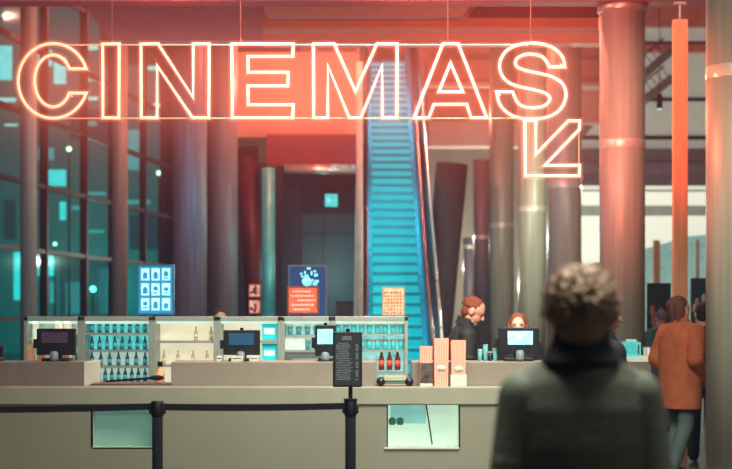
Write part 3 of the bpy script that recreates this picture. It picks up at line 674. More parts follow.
for px, w, lab in ((237, 12, 'small white box under the middle till, left'), (254, 10, 'small white box under the middle till, right'), (219, 5, 'tiny white box at the left of the middle till')):
    t = thing('receipt_printer', lab, 'printer', (X(px, 11.9), 11.9, zl))
    ww = w * 11.9 / F / 2
    b = B(); box(b, -ww, ww, 0, .12, 0, .045, .006); obj('housing', b, M['white'], t); b = B(); box(b, -ww * .7, ww * .7, -.002, .0, .025, .03); obj('paper_slot', b, M['black'], t)
# serving tongs / tray in the notch
t = thing('serving_tray', 'dark tray with a long handled scoop on the lower worktop', 'tray', (X(130, 11.9), 11.9, zt))
b = B(); box(b, -.33, .36, -.08, .18, 0, .016, .005); obj('tray', b, mat('reddish brown tray', (.13, .08, .07), .5), t)
b = B(); cyl(b, (-.2, .0, .03), (.2, .0, .06), .008, .012, 10); ell(b, (.22, 0, .06), (.06, .035, .022)); obj('scoop', b, M['black'], t, True)
t = thing('sauce_bottle', 'peach sauce bottle standing at the end of the middle ledge', 'bottle', (X(160, 12.0), 12.0, zt))
b = B(); lathe(b, [(.035, 0), (.04, .01), (.04, .09), (.02, .12), (.012, .15)], n=16); obj('bottle_body', b, mo, t, True); b = B(); lathe(b, [(.02, .15), (.02, .19)], n=12); obj('cap', b, M['black'], t, True)
# card terminal green device right of the ledge
t = thing('payment_terminal', 'low grey green payment device with black rollers on the worktop', 'device', (X(395, 11.75), 11.75, zt))
b = B(); box(b, -.10, .10, -.02, .12, .015, .085, .015); obj('housing', b, mat('grey green shell', (.22, .30, .24), .4), t)
b = B(); box(b, -.09, .09, -.03, -.018, .045, .08, .003); obj('front_plate', b, mat('pale plate', (.45, .5, .4), .4), t)
for s_ in (-1, 1):
    b = B(); cyl(b, (s_ * .115, -.04, .035), (s_ * .115, .12, .035), .034, n=18); obj('roller', b, M['rubber'], t, True)
# popcorn boxes
def popcorn(px0, px1, py0, label, white=False, dark=False):
    Y = 11.72; w = X(px1, Y) - X(px0, Y); h = Z(py0, Y) - zt
    t = thing('popcorn_box', label, 'box', (X((px0 + px1) / 2, Y), Y, zt), 0, 'salmon popcorn boxes on the worktop')
    m = mat('salmon striped card', (.8, .36, .27), .6)
    nt = m.node_tree; n = nt.nodes; l = nt.links
    tc = n.new('ShaderNodeTexCoord'); wv = n.new('ShaderNodeTexWave'); wv.inputs['Scale'].default_value = 22; wv.bands_direction = 'X'
    r = n.new('ShaderNodeValToRGB'); r.color_ramp.elements[0].color = (.80, .27, .20, 1); r.color_ramp.elements[1].color = (.88, .52, .40, 1)
    r.color_ramp.elements[0].position = .35; r.color_ramp.elements[1].position = .65
    l.new(tc.outputs['Object'], wv.inputs[0]); l.new(wv.outputs['Fac'], r.inputs[0]); l.new(r.outputs[0], n['Principled BSDF'].inputs['Base Color'])
    l.new(r.outputs[0], n['Principled BSDF'].inputs['Emission Color']); n['Principled BSDF'].inputs['Emission Strength'].default_value = .12
    b = B(); g = .9
    lo, hi = [], []
    rings(b, [[(-w / 2 * g, 0, 0), (w / 2 * g, 0, 0), (w / 2 * g, .11, 0), (-w / 2 * g, .11, 0)], [(-w / 2, -.008, h), (w / 2, -.008, h), (w / 2, .118, h - .02), (-w / 2, .118, h - .02)]]); obj('box_body', b, m, t)
    b = B(); ell(b, (0, -.008, h * .38), (w * .3, .006, .022)); obj('round_emblem', b, M['white'], t, True)
    if white:
        b = B(); box(b, -w / 2 - .004, w / 2 + .004, -.02, .12, 0, .09, .004); obj('holder', b, M['white'], t)
    if dark:
        b = B(); box(b, -w * .45, w * .48, -.014, -.004, .03, h * .58, .003); obj('picture_card', b, mat('dark film picture', (.10, .08, .08), .4, var=.7, scale=18), t)
        b = B(); box(b, -w / 2, w / 2, -.02, .12, 0, .022, .004); obj('holder', b, M['white'], t)
popcorn(434, 448.8, 338, 'tallest salmon striped popcorn box, in the middle of three')
popcorn(451, 466, 340, 'salmon striped popcorn box in a white holder, at the right of three', white=True)
popcorn(420, 432.5, 346, 'shorter salmon popcorn box with a dark picture card', dark=True)

# ------------------------------------------------------------------ stanchions and menu sign
YN = 9.7
def stanchion(px, ptop, label):
    x = X(px, YN)
    t = thing('queue_post', label, 'post', (x, YN, 0), 0, 'black belt barrier posts')
    zt_ = Z(ptop, YN)
    b = B(); lathe(b, [(.036, .03), (.036, zt_ - .09)], n=24); obj('pole', b, M['black'], t, True)
    b = B(); lathe(b, [(.17, 0), (.17, .02), (.12, .035), (.04, .05)], n=32); obj('base', b, M['black'], t, True)
    b = B(); lathe(b, [(.04, zt_ - .10), (.043, zt_ - .09), (.043, zt_ - .01), (.038, zt_)], n=24); box(b, -.055, .055, -.02, .02, zt_ - .085, zt_ - .03, .004); obj('belt_head', b, M['plastic'], t, True)
    return t
stanchion(157.5, 401, 'black queue barrier post at the left, without a sign')
stanchion(350.5, 400.5, 'black queue barrier post under the menu sign')
zb = Z(407.5, YN)
def belt(pa, pb, label, z0, z1):
    b = B(); n = 16; hh = .022; A = []
    for i in range(n + 1):
        u = i / n; x = X(pa + (pb - pa) * u, YN); z = z0 + (z1 - z0) * u - .008 * math.sin(PI * u)
        A.append([(x, YN - .003, z - hh), (x, YN + .003, z - hh), (x, YN + .003, z + hh), (x, YN - .003, z + hh)])
    rings(b, A); return tag(obj('barrier_belt', b, M['belt']), label, 'belt', 'black barrier belts')
belt(-70, 152, 'black barrier belt running off the left edge of the frame', Z(409.5, YN), Z(406.5, YN))
belt(163, 345, 'black barrier belt stretched between the two posts', Z(407, YN), Z(406, YN))
t = thing('menu_sign', 'small black menu sign with pale writing on top of the barrier post', 'sign', (X(347.5, YN), YN, Z(400.5, YN)))
w = X(362.3, YN) - X(333, YN); h0 = Z(387, YN) - Z(400.5, YN); h1 = Z(332, YN) - Z(400.5, YN)
b = B(); box(b, -w / 2, w / 2, -.012, .012, h0, h1, .006); obj('frame', b, mat('dark slate frame', (.012, .02, .03), .4), t)
b = B(); box(b, -w / 2 + .012, w / 2 - .012, -.015, -.010, h0 + .012, h1 - .012); obj('board', b, mat('slate board', (.03, .035, .045), .5, emit=(.03, .04, .05), es=.3), t)
b = B(); cyl(b, (.02, .02, 0), (.02, .02, h0 + .1), .014, n=12); lathe(b, [(.045, -.005), (.045, .012)], (.02, 0, 0), 20); box(b, -.012, .016, -.004, .016, h1 - .01, h1 + .022, .003); obj('bracket', b, M['black'], t)
b = B(); yy = h1 - .028
rw = [(3, .012, -.05), (2, .006, 0)]
def dash(z, hh, x0, x1):
    x = x0
    while x < x1 - .004:
        L = random.uniform(.004, .014); box(b, x, min(x + L, x1), -.0168, -.015, z - hh, z); x += L + .004
for k in range(3): dash(yy - k * .009, .006, -.035, .03)
for k in range(22):
    z = yy - .045 - k * .0115
    dash(z, .0045, -.075 + (.01 if k % 5 == 0 else 0), random.uniform(.0, .035))
    if k % 5: box(b, .055, .072, -.0168, -.015, z - .0045, z)
obj('chalk_writing', b, mat('pale chalk ink', (.3, .33, .33), .6, emit=(.3, .33, .33), es=.30), t)

# ------------------------------------------------------------------ screens and posters behind the back bar
def poster(px0, px1, py0, py1, Y, label, fm, sm, name='poster_stand', cat='poster', border=.02):
    t = thing(name, label, cat, (X((px0 + px1) / 2, Y), Y, 0))
    w = (X(px1, Y) - X(px0, Y)) / 2; z0 = Z(py1, Y); z1 = Z(py0, Y)
    b = B(); box(b, -w, w, 0, .05, z0, z1, .005); obj('frame', b, fm, t)
    b = B(); box(b, -w + border, w - border, -.006, .002, z0 + border, z1 - border); f = obj('printed_face', b, sm, t)
    b = B(); cyl(b, (0, .04, .02), (0, .04, z0 + .1), .025, n=12); lathe(b, [(.2, 0), (.2, .015), (.03, .03)], (0, .04, 0), 24); obj('stand', b, M['black'], t)
    return t, w, z0, z1
YQ = 15.2
t, w, z0, z1 = poster(137, 174, 264.5, 315, YQ, 'bright blue menu screen with nine small pictures', mat('blue bezel', (.02, .12, .25), .4, emit=(.0, .1, .22), es=.4), gm('deep blue screen', (.02, .2, .35), (.0, .22, .40), .9, .1), 'menu_screen', 'screen')
for r_ in range(3):
    for c_ in range(3):
        x = -w + .045 + c_ * (2 * w - .06) / 3; z = z1 - .04 - r_ * (z1 - z0 - .06) / 3; ww = (2 * w - .10) / 3 - .012; hh = (z1 - z0 - .09) / 3 - .02
        b = B(); box(b, x, x + ww, -.010, -.005, z - hh, z); q = obj('menu_tile', b, gm('pale sky tile', (.4, .75, .85), (.36, .80, .92), .95, .35, 22), t)
        b = B(); ell(b, (x + ww / 2, -.012, z - hh * random.uniform(.4, .6)), (ww * .3, .002, hh * random.uniform(.16, .32))); box(b, x + ww * .2, x + ww * .8, -.013, -.009, z - hh * .85, z - hh * .75); obj('picture', b, gm('blue ink', (.02, .2, .4), (.02, .22, .42), .8), q, True)
t, w, z0, z1 = poster(288, 327, 265, 320, 17.0, 'tall dark blue screen with a pale cyan emblem', mat('grey bezel', (.12, .15, .17), .4), gm('navy screen', (.0, .03, .12), (.0, .03, .12), .8, .1), 'advert_screen', 'screen')
b = B(); zc = Z(277, 17)
for k in range(16):
    x = random.uniform(-.10, .09); z = zc + random.uniform(-.11, .09); box(b, x, x + random.uniform(.02, .05), -.012, -.006, z, z + random.uniform(.02, .05))
cyl(b, (-.01, -.012, zc - .05), (-.01, -.006, zc - .05), .055, n=18)
obj('emblem', b, gm('cyan ink', (.3, .75, .85), (.20, .62, .75), .8), t)
t, w, z0, z1 = poster(287, 319, 286, 314.5, 15.6, 'red orange poster standing in front of the navy screen', mat('dark red frame', (.2, .05, .04), .5), gm('red poster', (.65, .10, .06), (.65, .10, .06), .55, .35, 12))
b = B()
for k, (a, c) in enumerate(((-.11, .08), (-.13, .12), (-.06, .13), (-.12, .10), (-.10, .06))):
    z = z1 - .05 - k * .048; x = a
    while x < c: L = random.uniform(.015, .035); box(b, x, x + L, -.012, -.005, z - .018, z); x += L + .007
obj('poster_writing', b, gm('pale peach ink', (.85, .5, .4), (.8, .42, .32), .6), t)
t, w, z0, z1 = poster(382, 405, 287, 316, 15.6, 'cream bordered poster of small orange pictures before the escalator', mat('cream frame', (.45, .36, .25), .5, emit=(.6, .48, .34), es=.08), gm('cream poster', (.8, .6, .42), (.50, .24, .13), .30, .3, 12), border=.014)
for k in range(42):
    b = B() if k == 0 else b
    x = -.09 + (k % 6) * .033; z = z0 + .035 + (k // 6) * .036; s_ = random.uniform(.009, .014); ell(b, (x + random.uniform(-.004, .004), -.008, z), (s_, .003, s_), u=8, v=6)
obj('orange_pictures', b, gm('orange ink', (.6, .14, .06), (.55, .12, .05), .6, .5, 30), t, True)
for py0, py1, lab in ((284, 297.5, 'upper small red and cream picture on the dark column'), (299.5, 314, 'lower small red and cream picture on the dark column')):
    Y = 24.0
    t, w, z0, z1 = poster(248.5, 261, py0, py1, Y if py0 < 290 else 23.2, lab, mat('red frame', (.3, .08, .06), .5), gm('peach picture', (.7, .35, .25), (.75, .36, .26), .65, .5, 8), 'picture_stand', 'picture')
    b = B()
    for k in range(6): x = random.uniform(-w * .6, w * .4); z = random.uniform(z0 + .05, z1 - .05); ell(b, (x, -.01, z), (.025, .004, .03), u=10, v=6)
    obj('dark_figures', b, mat('maroon ink', (.25, .04, .04), .6), t)

# ------------------------------------------------------------------ second counter on the right, behind the man
Y2 = 16.0
t = thing('side_counter', 'pale side counter behind the foreground man, left of the orange jacket', 'counter', (X(625, Y2), Y2, 0))
b = B(); w = X(651, Y2) - X(598, Y2); box(b, -w / 2, w / 2, .02, .6, 0, Z(362, Y2), .005); obj('cabinet_body', b, mat('tan body', (.22, .17, .13), .6), t)
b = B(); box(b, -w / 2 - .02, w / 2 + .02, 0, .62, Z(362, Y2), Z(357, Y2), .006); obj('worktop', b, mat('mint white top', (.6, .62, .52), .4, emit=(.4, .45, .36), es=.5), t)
zc2 = Z(357, Y2)
t = thing('bottle_crate', 'cyan slatted crate on the pale side counter', 'crate', (X(635, Y2), Y2 + .15, zc2))
mcr = gm('cyan crate', (.08, .5, .5), (.06, .42, .42), .6)
b = B(); box(b, -.095, .095, 0, .2, .13, .16, .004); box(b, -.095, .095, 0, .2, 0, .02, .004)
for k in range(6): box(b, -.093 + k * .0345, -.080 + k * .0345, 0, .012, .02, .13)
box(b, -.09, .09, .19, .2, .02, .13); obj('crate_body', b, mcr, t)
b = B(); box(b, -.05, .06, .05, .15, .16, .19, .01); obj('lid', b, gm('pale crate lid', (.3, .6, .58), (.2, .5, .48), .6), t)
for i, px in enumerate((645, 648.5)):
    small_cup(px, Y2 + .1, .10, .018, [gm('cream cup', (.6, .5, .4), (.4, .32, .25), .4), gm('white cup', (.7, .7, .65), (.45, .5, .45), .5)][i], ['cream tumbler right of the cyan crate', 'white tumbler at the end of the side counter'][i], 'tumblers on the side counter', z0=zc2)
# ------------------------------------------------------------------ people
def limb(bm, pts, rs):
    for i in range(len(pts) - 1): capsule(bm, pts[i], pts[i + 1], rs[i], rs[i + 1], 18)
def P0x(a, u): return a[0][0] * u
def person(label, loc, rz, H=1.75, lean=0.0, hyaw=0.0, hpitch=0.0, female=False, arms=None, legs=None, skin=None, top=None, bottom=None, hair=None, hairstyle='short', voxel=.008, coatlen=.86, collar=0, fat=1.0, shoemat=None, seed=1):
    rnd = random.Random(seed)
    k = H / 1.75; K = lambda p: Vector(p) * k
    piv = K((0, 0, .95)); RL = Matrix.Rotation(-lean, 4, 'X')
    def T(p):
        p = K(p)
        return piv + RL @ (p - piv) if p.z > .95 * k else p
    nb = T((0, -.015, 1.50))
    HR = Matrix.Translation(nb) @ RL @ Matrix.Rotation(hyaw, 4, 'Z') @ Matrix.Rotation(-hpitch, 4, 'X')
    def Hd(p): return HR @ (Vector(p) * k)     # p relative to the neck base
    sw = .165 if female else .19
    A = {'L': [(-sw, 0, 1.42), (-sw - .045, -.03, 1.14), (-sw - .05, .05, .89)], 'R': [(sw, 0, 1.42), (sw + .045, -.03, 1.14), (sw + .05, .05, .89)]}
    if arms: A.update(arms)
    G = {'L': [(-.09, 0, .93), (-.10, .02, .50), (-.10, -.03, .09)], 'R': [(.09, 0, .93), (.10, .02, .50), (.10, -.03, .09)]}
    if legs: G.update(legs)
    def loft(bm, rr):
        out = []
        for z, rx, ry, cy in rr:
            out.append([T((rx * math.cos(a), cy + ry * math.sin(a), z)) for a in [2 * PI * j / 28 for j in range(28)]])
        rings(bm, out)
    f = fat
    # body
    b = Soup()
    loft(b, [(.86, .12, .09, 0), (.93, .165, .11, -.01), (1.0, .155, .105, 0), (1.1, .135, .095, 0), (1.25, .155, .105, .0), (1.36, .165, .105, 0), (1.44, .13, .085, -.005), (1.50, .07, .065, -.01)])
    capsule(b, T((0, -.015, 1.45)), Hd((0, .01, .09)), .062 * k, .056 * k)
    # head
    hr = (RL @ Matrix.Rotation(hyaw, 4, 'Z') @ Matrix.Rotation(-hpitch, 4, 'X'))
    ell(b, Hd((0, .005, .165)), (.076 * k, .096 * k, .092 * k), hr, 28, 18)
    ell(b, Hd((0, .03, .10)), (.060 * k, .066 * k, .072 * k), hr, 24, 14)
    ell(b, Hd((0, .065, .045)), (.028 * k, .025 * k, .022 * k), hr)
    capsule(b, Hd((0, .098, .145)), Hd((0, .113, .108)), .009 * k, .014 * k, 10)
    ell(b, Hd((0, .090, .162)), (.046 * k, .014 * k, .010 * k), hr)
    ell(b, Hd((0, .088, .076)), (.024 * k, .012 * k, .009 * k), hr)
    for s in (-1, 1):
        ell(b, Hd((s * .079, .0, .13)), (.012 * k, .022 * k, .033 * k), hr)
        ell(b, Hd((s * .032, .083, .142)), (.014 * k, .012 * k, .010 * k), hr)
    # arms and hands
    for s, q in (('L', -1), ('R', 1)):
        P = [T(p) if (p[2] > .95 or True) and len(p) == 3 else p for p in A[s]]
        limb(b, P, [.052 * k, .040 * k, .026 * k])
        d = (P[2] - P[1]).normalized()
        side = Vector((0, 1, 0)) - d * d.y
        side = side.normalized() if side.length > .1 else Vector((1, 0, 0))
        nrm = d.cross(side).normalized() * q
        palm = P[2] + d * .05 * k
        mm = Matrix((( side.x, nrm.x, d.x, 0), (side.y, nrm.y, d.y, 0), (side.z, nrm.z, d.z, 0), (0, 0, 0, 1)))
        ell(b, palm, (.040 * k, .016 * k, .052 * k), mm)
        inn = Vector((-q, 0, 0)); inn = (inn - d * inn.dot(d)).normalized()
        for i in range(4):
            r0 = palm + side * (.030 - .020 * i) * k + d * .035 * k; ln = (.068, .076, .070, .055)[i] * k
            m1 = r0 + d * ln * .5 + inn * .006; m2 = m1 + d * ln * .38 + inn * .022
            capsule(b, r0, m1, .0095 * k, .009 * k, 8); capsule(b, m1, m2, .009 * k, .0075 * k, 8)
        r0 = palm + side * .030 * k - d * .015 * k; m1 = r0 + side * .028 * k + d * .026 * k + inn * .01; m2 = m1 + d * .028 * k + side * .004 + inn * .01
        capsule(b, r0, m1, .013 * k, .011 * k, 8); capsule(b, m1, m2, .011 * k, .009 * k, 8)
    for s in ('L', 'R'):
        P = [K(p) for p in G[s]]
        limb(b, P, [.082 * k, .055 * k, .038 * k])
        capsule(b, P[2] + Vector((0, -.02, -.04)) * k, P[2] + Vector((0, .13, -.05)) * k, .034 * k, .028 * k)
    me = solid(b, voxel, 2)
    o = mobj('person', me, [skin or M['skin'], M['eye'], M['lip']])
    ey = [Hd((s * .032, .092, .142)) for s in (-1, 1)]; lp = Hd((0, .1, .076))
    for p in me.polygons:
        c = p.center
        if min((c - e_).length for e_ in ey) < .008 * k: p.material_index = 1
        elif (c - lp).length < .020 * k and abs((c - lp).z) < .008: p.material_index = 2
    o.location = loc; o.rotation_euler = (0, 0, rz)
    tag(o, label, 'person')
    # trousers
    b = Soup()
    for s in ('L', 'R'):
        P = [K(p) for p in G[s]]
        P2 = [P[0], P[1], P[2] + Vector((0, 0, .0))]
        limb(b, P2, [.098 * k, .078 * k, .068 * k])
    loft(b, [(.84, .16, .12, 0), (.95, .185, .13, -.01), (1.03, .165, .12, 0)])
    mobj('trousers', solid(b, .012, 2), bottom, o)
    b = Soup()
    for s in ('L', 'R'):
        a = K(G[s][2])
        capsule(b, a + Vector((0, -.03, -.035)) * k, a + Vector((0, .05, -.045)) * k, .046 * k, .043 * k); capsule(b, a + Vector((0, .05, -.045)) * k, a + Vector((0, .15, -.055)) * k, .043 * k, .033 * k)
    mobj('shoes', solid(b, .010, 2), shoemat or M['black'], o)
    # top garment
    b = Soup(); c0 = coatlen
    if female: sh = [(c0, .19, .14, -.005), (.98, .185, .135, 0), (1.10, .165, .13, 0), (1.25, .185, .14, .0), (1.36, .19, .13, 0), (1.43, .165, .105, -.005), (1.475, .10, .085, -.01), (1.50, .075, .075, -.01)]
    else: sh = [(c0, .20, .14, -.005), (.98, .20, .14, 0), (1.10, .195, .14, 0), (1.25, .205, .145, .0), (1.36, .205, .135, 0), (1.43, .18, .11, -.005), (1.48, .105, .09, -.01), (1.505, .078, .078, -.01)]
    loft(b, [(z, rx * f, ry * f, cy) for z, rx, ry, cy in sh])
    for s in ('L', 'R'):
        P = [T(p) for p in A[s]]
        P2 = [P[0], P[1], P[2] - (P[2] - P[1]).normalized() * .01]
        limb(b, P2, [.078 * k * f, .064 * k * f, .050 * k * f])
        capsule(b, T((P0x(A[s], .32), -.015, 1.478)), P[0] + Vector((0, 0, .006)), .045 * k, .070 * k * f)
        # cloth folds round the sleeve
        for u in (.3, .5, .72, .9):
            q = P[0].lerp(P[1], u); dd = (P[1] - P[0]).normalized(); a_, b_ = frame_of(dd)
            ell(b, q + a_ * rnd.uniform(-.012, .012), (.070 * k * f,) * 2 + (.018,), None, 16, 8)
    for j in range(10):
        z = rnd.uniform(1.0, 1.4); a_ = rnd.uniform(0, 2 * PI); p0 = T((.17 * f * math.cos(a_), .115 * f * math.sin(a_), z)); p1 = T((.17 * f * math.cos(a_ + .5), .115 * f * math.sin(a_ + .5), z - rnd.uniform(.05, .16)))
        capsule(b, p0, p1, .022, .012, 8)
    gm_ = mobj('jacket', solid(b, .009, 3), top, o)
    if collar:
        b = B(); out = []
        for z, r_, cy in ((1.495, .098 + collar * .07, -.015), (1.52, .090 + collar * .05, -.015), (1.545, .082 + collar * .02, -.020), (1.565 + collar * .06, .078 + collar * .01, -.026)):
            out.append([T((r_ * math.cos(a), cy + r_ * .95 * math.sin(a), z - (.02 if math.sin(a) > .6 else 0))) for a in [2 * PI * j / 28 for j in range(28)]])
        inner = [[q + (Vector((0, 0, q.z)) - q) * .14 for q in rg] for rg in reversed(out)]
        rings(b, out + inner, cap=False)
        n_ = 28
        obj('collar', b, collar_mat if collar_mat else top, gm_, True)
    # hair
    b = Soup()
    if hairstyle == 'curly':
        ell(b, Hd((0, -.012, .180)), (.088 * k, .104 * k, .092 * k), hr, 28, 18); ell(b, Hd((0, -.052, .10)), (.074 * k, .058 * k, .082 * k), hr)
        for j in range(1100):
            u = rnd.uniform(-.72, 1); a_ = rnd.uniform(0, 2 * PI); s = math.sqrt(1 - u * u)
            d = Vector((s * math.cos(a_), s * math.sin(a_), u))
            if d.y > .50 and u < .42: continue
            if u < -.35 and d.y > -.05: continue
            c = Vector((0, -.014, .165)) + Vector((d.x * .100, d.y * .108, d.z * (.102 if u > 0 else .12)))
            r_ = rnd.uniform(.004, .010)
            ell(b, Hd(c), (r_ * k,) * 3, None, 10, 8)
            if j % 2 == 0: capsule(b, Hd(c), Hd(c + Vector((d.x * .008 + rnd.uniform(-.014, .014), d.y * .008, d.z * .008 + rnd.uniform(-.016, .012)))), .006, .004, 6)
        me = solid(b, .004, 0)
    elif hairstyle == 'bob':
        ell(b, Hd((0, -.010, .178)), (.086 * k, .104 * k, .090 * k), hr, 28, 18)
        ell(b, Hd((0, -.048, .10)), (.082 * k, .062 * k, .10 * k), hr)
        for s in (-1, 1): ell(b, Hd((s * .080, -.005, .125)), (.022 * k, .040 * k, .065 * k), hr)
        for s in (-1, 1): capsule(b, Hd((s * .070, .02, .18)), Hd((s * .078, -.005, .05)), .020 * k, .016 * k)
        for j in range(46):
            a_ = rnd.uniform(-.1, PI + .1); p = Vector((.084 * math.cos(a_), -.03 - .078 * abs(math.sin(a_)), rnd.uniform(.12, .2)))
            capsule(b, Hd(p), Hd(p + Vector((0, .004, -.11))), .012 * k, .006 * k, 8)
        me = solid(b, .006, 1)
    elif hairstyle == 'cap':
        ell(b, Hd((0, -.006, .185)), (.086 * k, .104 * k, .085 * k), hr, 28, 18); ell(b, Hd((0, -.01, .155)), (.088 * k, .106 * k, .022 * k), hr, 28, 10); ell(b, Hd((0, -.01, .275)), (.022, .022, .02))
        me = solid(b, .007, 1)
    else:
        ell(b, Hd((0, -.012, .182)), (.078 * k, .097 * k, .083 * k), hr, 28, 18); ell(b, Hd((0, -.050, .12)), (.066 * k, .050 * k, .065 * k), hr)
        for j in range(120):
            u = rnd.uniform(-.2, 1); a_ = rnd.uniform(0, 2 * PI); s = math.sqrt(1 - u * u); d = Vector((s * math.cos(a_), s * math.sin(a_), u))
            if d.y > .5 and u < .5: continue
            c = Vector((0, -.012, .178)) + Vector((d.x * .08, d.y * .1, d.z * .088)); capsule(b, Hd(c * .985), Hd(c * .985 + d * .003 + Vector((0, -.012, 0))), .007, .004, 6)
        me = solid(b, .006, 1)
    ho = mobj('hat' if hairstyle == 'cap' else 'hair', me, hair, o)
    return o
def cloth(name, col, var=.25, scale=5, bump=.35, bscale=90, rough=.8, **kw): return mat(name, col, rough, var=var, scale=scale, bump=bump, bscale=bscale, **kw)
collar_mat = cloth('black wool collar', (.006, .008, .016))
hair_fg = cloth('brown grey curls', (.27, .15, .105), .4, 18, .3, 120, .55)
arms_dn = None
man = person('man seen from behind with curly hair and dark green coat, at the front', (X(580, 4.26), 4.26, 0), 0, 1.765, hyaw=-.12, hpitch=.06, top=cloth('dark green coat', (.115, .125, .10), .25, 5, .3, 60, .62), bottom=cloth('black trousers', (.02, .02, .025)), hair=hair_fg, hairstyle='curly', voxel=.007, coatlen=.62, collar=.28, fat=1.0,
      arms={'L': [(-.162, 0, 1.390), (-.208, -.03, 1.13), (-.215, .06, .89)], 'R': [(.162, 0, 1.390), (.208, -.03, 1.13), (.215, .06, .89)]}, seed=3)
collar_mat = cloth('navy knit', (.006, .010, .02))
person('person in a dark jacket mostly hidden beyond the curly haired man', (X(604, 8.5), 8.5, 0), -1.45, 1.74, hyaw=-.2, top=cloth('navy jacket', (.012, .016, .028)), bottom=cloth('navy trousers', (.02, .02, .03)), hair=cloth('dark brown hair', (.03, .018, .014)), collar=.15, seed=4, skin=mat('ruddy skin', (.42, .20, .14), .5))
collar_mat = cloth('rust fleece collar', (.30, .072, .028), .2, 14, .5, 140, .9)
person('person in a rust orange jacket walking away beside the silver column', (X(680, 14.6), 14.6, 0), -1.0, 1.80, lean=.04, hyaw=-.45, hpitch=-.15, top=cloth('rust orange fleece', (.30, .072, .028), .22, 8, .5, 140, .9), bottom=cloth('grey teal trousers', (.05, .075, .075)), hair=cloth('chestnut hair', (.07, .022, .016), .3, 20), hairstyle='bob', collar=.1, fat=1.22, seed=5, coatlen=.66,
       arms={'L': [(-.20, 0, 1.40), (-.27, -.07, 1.14), (-.20, .10, .97)], 'R': [(.20, 0, 1.40), (.27, -.07, 1.14), (.20, .10, .97)]}, legs={'L': [(-.09, 0, .93), (-.10, .08, .52), (-.10, -.06, .09)], 'R': [(.09, 0, .93), (.10, -.02, .50), (.10, -.20, .12)]})
person('person in dark clothes hidden between the orange jacket and the column', (X(703, 16.0), 16.0, 0), -.4, 1.74, top=cloth('black parka', (.012, .014, .02)), bottom=cloth('black jeans', (.015, .016, .02)), hair=cloth('black hair', (.015, .01, .01)), seed=6)
collar_mat = None
person('child in a grey hat and teal top seen beyond the orange jacket', (X(661, 20), 20, 0), .4, 1.66, top=cloth('white and teal top', (.05, .16, .17)), bottom=cloth('grey joggers', (.1, .1, .1)), hair=cloth('grey knitted hat', (.10, .12, .12), .3, 20), hairstyle='cap', seed=7)
b = B()
collar_mat = cloth('black shirt collar', (.01, .01, .014))
person('man with short red hair and black shirt bending behind the counter', (X(448, 13.2), 13.2, 0), -PI / 2 - .05, 1.81, lean=.32, hyaw=-.1, hpitch=.12, top=cloth('black shirt', (.014, .014, .018), .3, 5, .3, 60, .7), bottom=cloth('black work trousers', (.015, .015, .018)), hair=cloth('ginger hair', (.20, .04, .022), .3, 20), collar=.02, fat=1.0, seed=8,
       arms={'L': [(-.20, .02, 1.42), (-.23, .14, 1.17), (-.16, .30, .98)], 'R': [(.20, .02, 1.42), (.23, .12, 1.17), (.17, .28, .98)]}, skin=mat('fair skin', (.62, .30, .22), .5))
person('woman with auburn hair whose face shows above the glowing till', (X(518, 13.1), 13.1, 0), PI - .1, 1.63, lean=.03, hpitch=-.1, female=True, top=cloth('black uniform', (.012, .012, .016)), bottom=cloth('black skirt trousers', (.015, .015, .018)), hair=cloth('auburn hair', (.26, .06, .03), .3, 20), hairstyle='bob', seed=9, skin=mat('pale skin', (.72, .44, .36), .5))
person('person whose dark hair top peeps above the back cabinets', (X(219, 15.4), 15.4, 0), PI + .3, 1.685, hpitch=.35, top=cloth('black staff shirt', (.012, .012, .016)), bottom=cloth('black staff trousers', (.015, .015, .018)), hair=cloth('dark hair', (.03, .015, .015), .3, 20), seed=10)

# ------------------------------------------------------------------ lights
def point(loc, col, W, r=0.0, name='lamp'):
    l = bpy.data.lights.new(name, 'POINT'); l.color = col; l.energy = W; l.shadow_soft_size = r
    o = bpy.data.objects.new(name, l); C.objects.link(o); o.location = loc
    return o
def area(loc, rot, sx, sy, col, W, name='area_lamp', spread=PI):
    l = bpy.data.lights.new(name, 'AREA'); l.shape = 'RECTANGLE'; l.size = sx; l.size_y = sy; l.color = col; l.energy = W; l.spread = spread
    o = bpy.data.objects.new(name, l); C.objects.link(o); o.location = loc; o.rotation_euler = rot
    return o
for x in (-2.2, -1.1, 0, 1.1):
    point((x, YS + .15, 3.4), (1, .16, .07), 12, name='neon_light')
point((1.5, YS + .2, 3.2), (1, .2, .09), 22, name='neon_light')
# unseen red lamps added to wash the far walls and columns
for x, y, z, W in ((-2.5, 18.2, 5.2, 90), (0, 26, 8.5, 500), (.6, 18.2, 5.2, 110), (2.9, 21.5, 6.0, 40), (-1.6, 32, 7.4, 420), (2.2, 40, 7.6, 420), (-.8, 42, 10.5, 420)):
    point((x, y, z), (1, .24, .15), W, name='red_wash_light')
point((.4, 25.5, 11), (1, .30, .22), 900, name='pink_wash_light')  # unseen pink lamp added to tint the high far walls
area((.5, 9.5, 5.4), (math.radians(42), 0, 0), 4, .8, (.90, 1, .80), 95, 'column_fill_light', 1.15)  # unseen fill panel added to brighten the column fronts
def spot(loc, to, col, W, ang_, name='neon_spot'):
    l = bpy.data.lights.new(name, 'SPOT'); l.color = col; l.energy = W; l.spot_size = ang_; l.spot_blend = .8; l.shadow_soft_size = 0
    o = bpy.data.objects.new(name, l); C.objects.link(o); o.location = loc; o.rotation_euler = (Vector(to) - Vector(loc)).to_track_quat('-Z', 'Y').to_euler()
spot((1.3, 14.2, 4.2), (3.4, 19.3, 5.2), (1, .07, .05), 1300, 1.3, 'neon_glow_light')
spot((1.9, 15.0, 3.2), (3.3, 19.3, 3.6), (1, .22, .09), 80, .9, 'neon_glow_light')
spot((1.3, 13.7, 3.6), (3.3, 13.5, 3.2), (1, .14, .06), 260, 1.3, 'neon_glow_light')
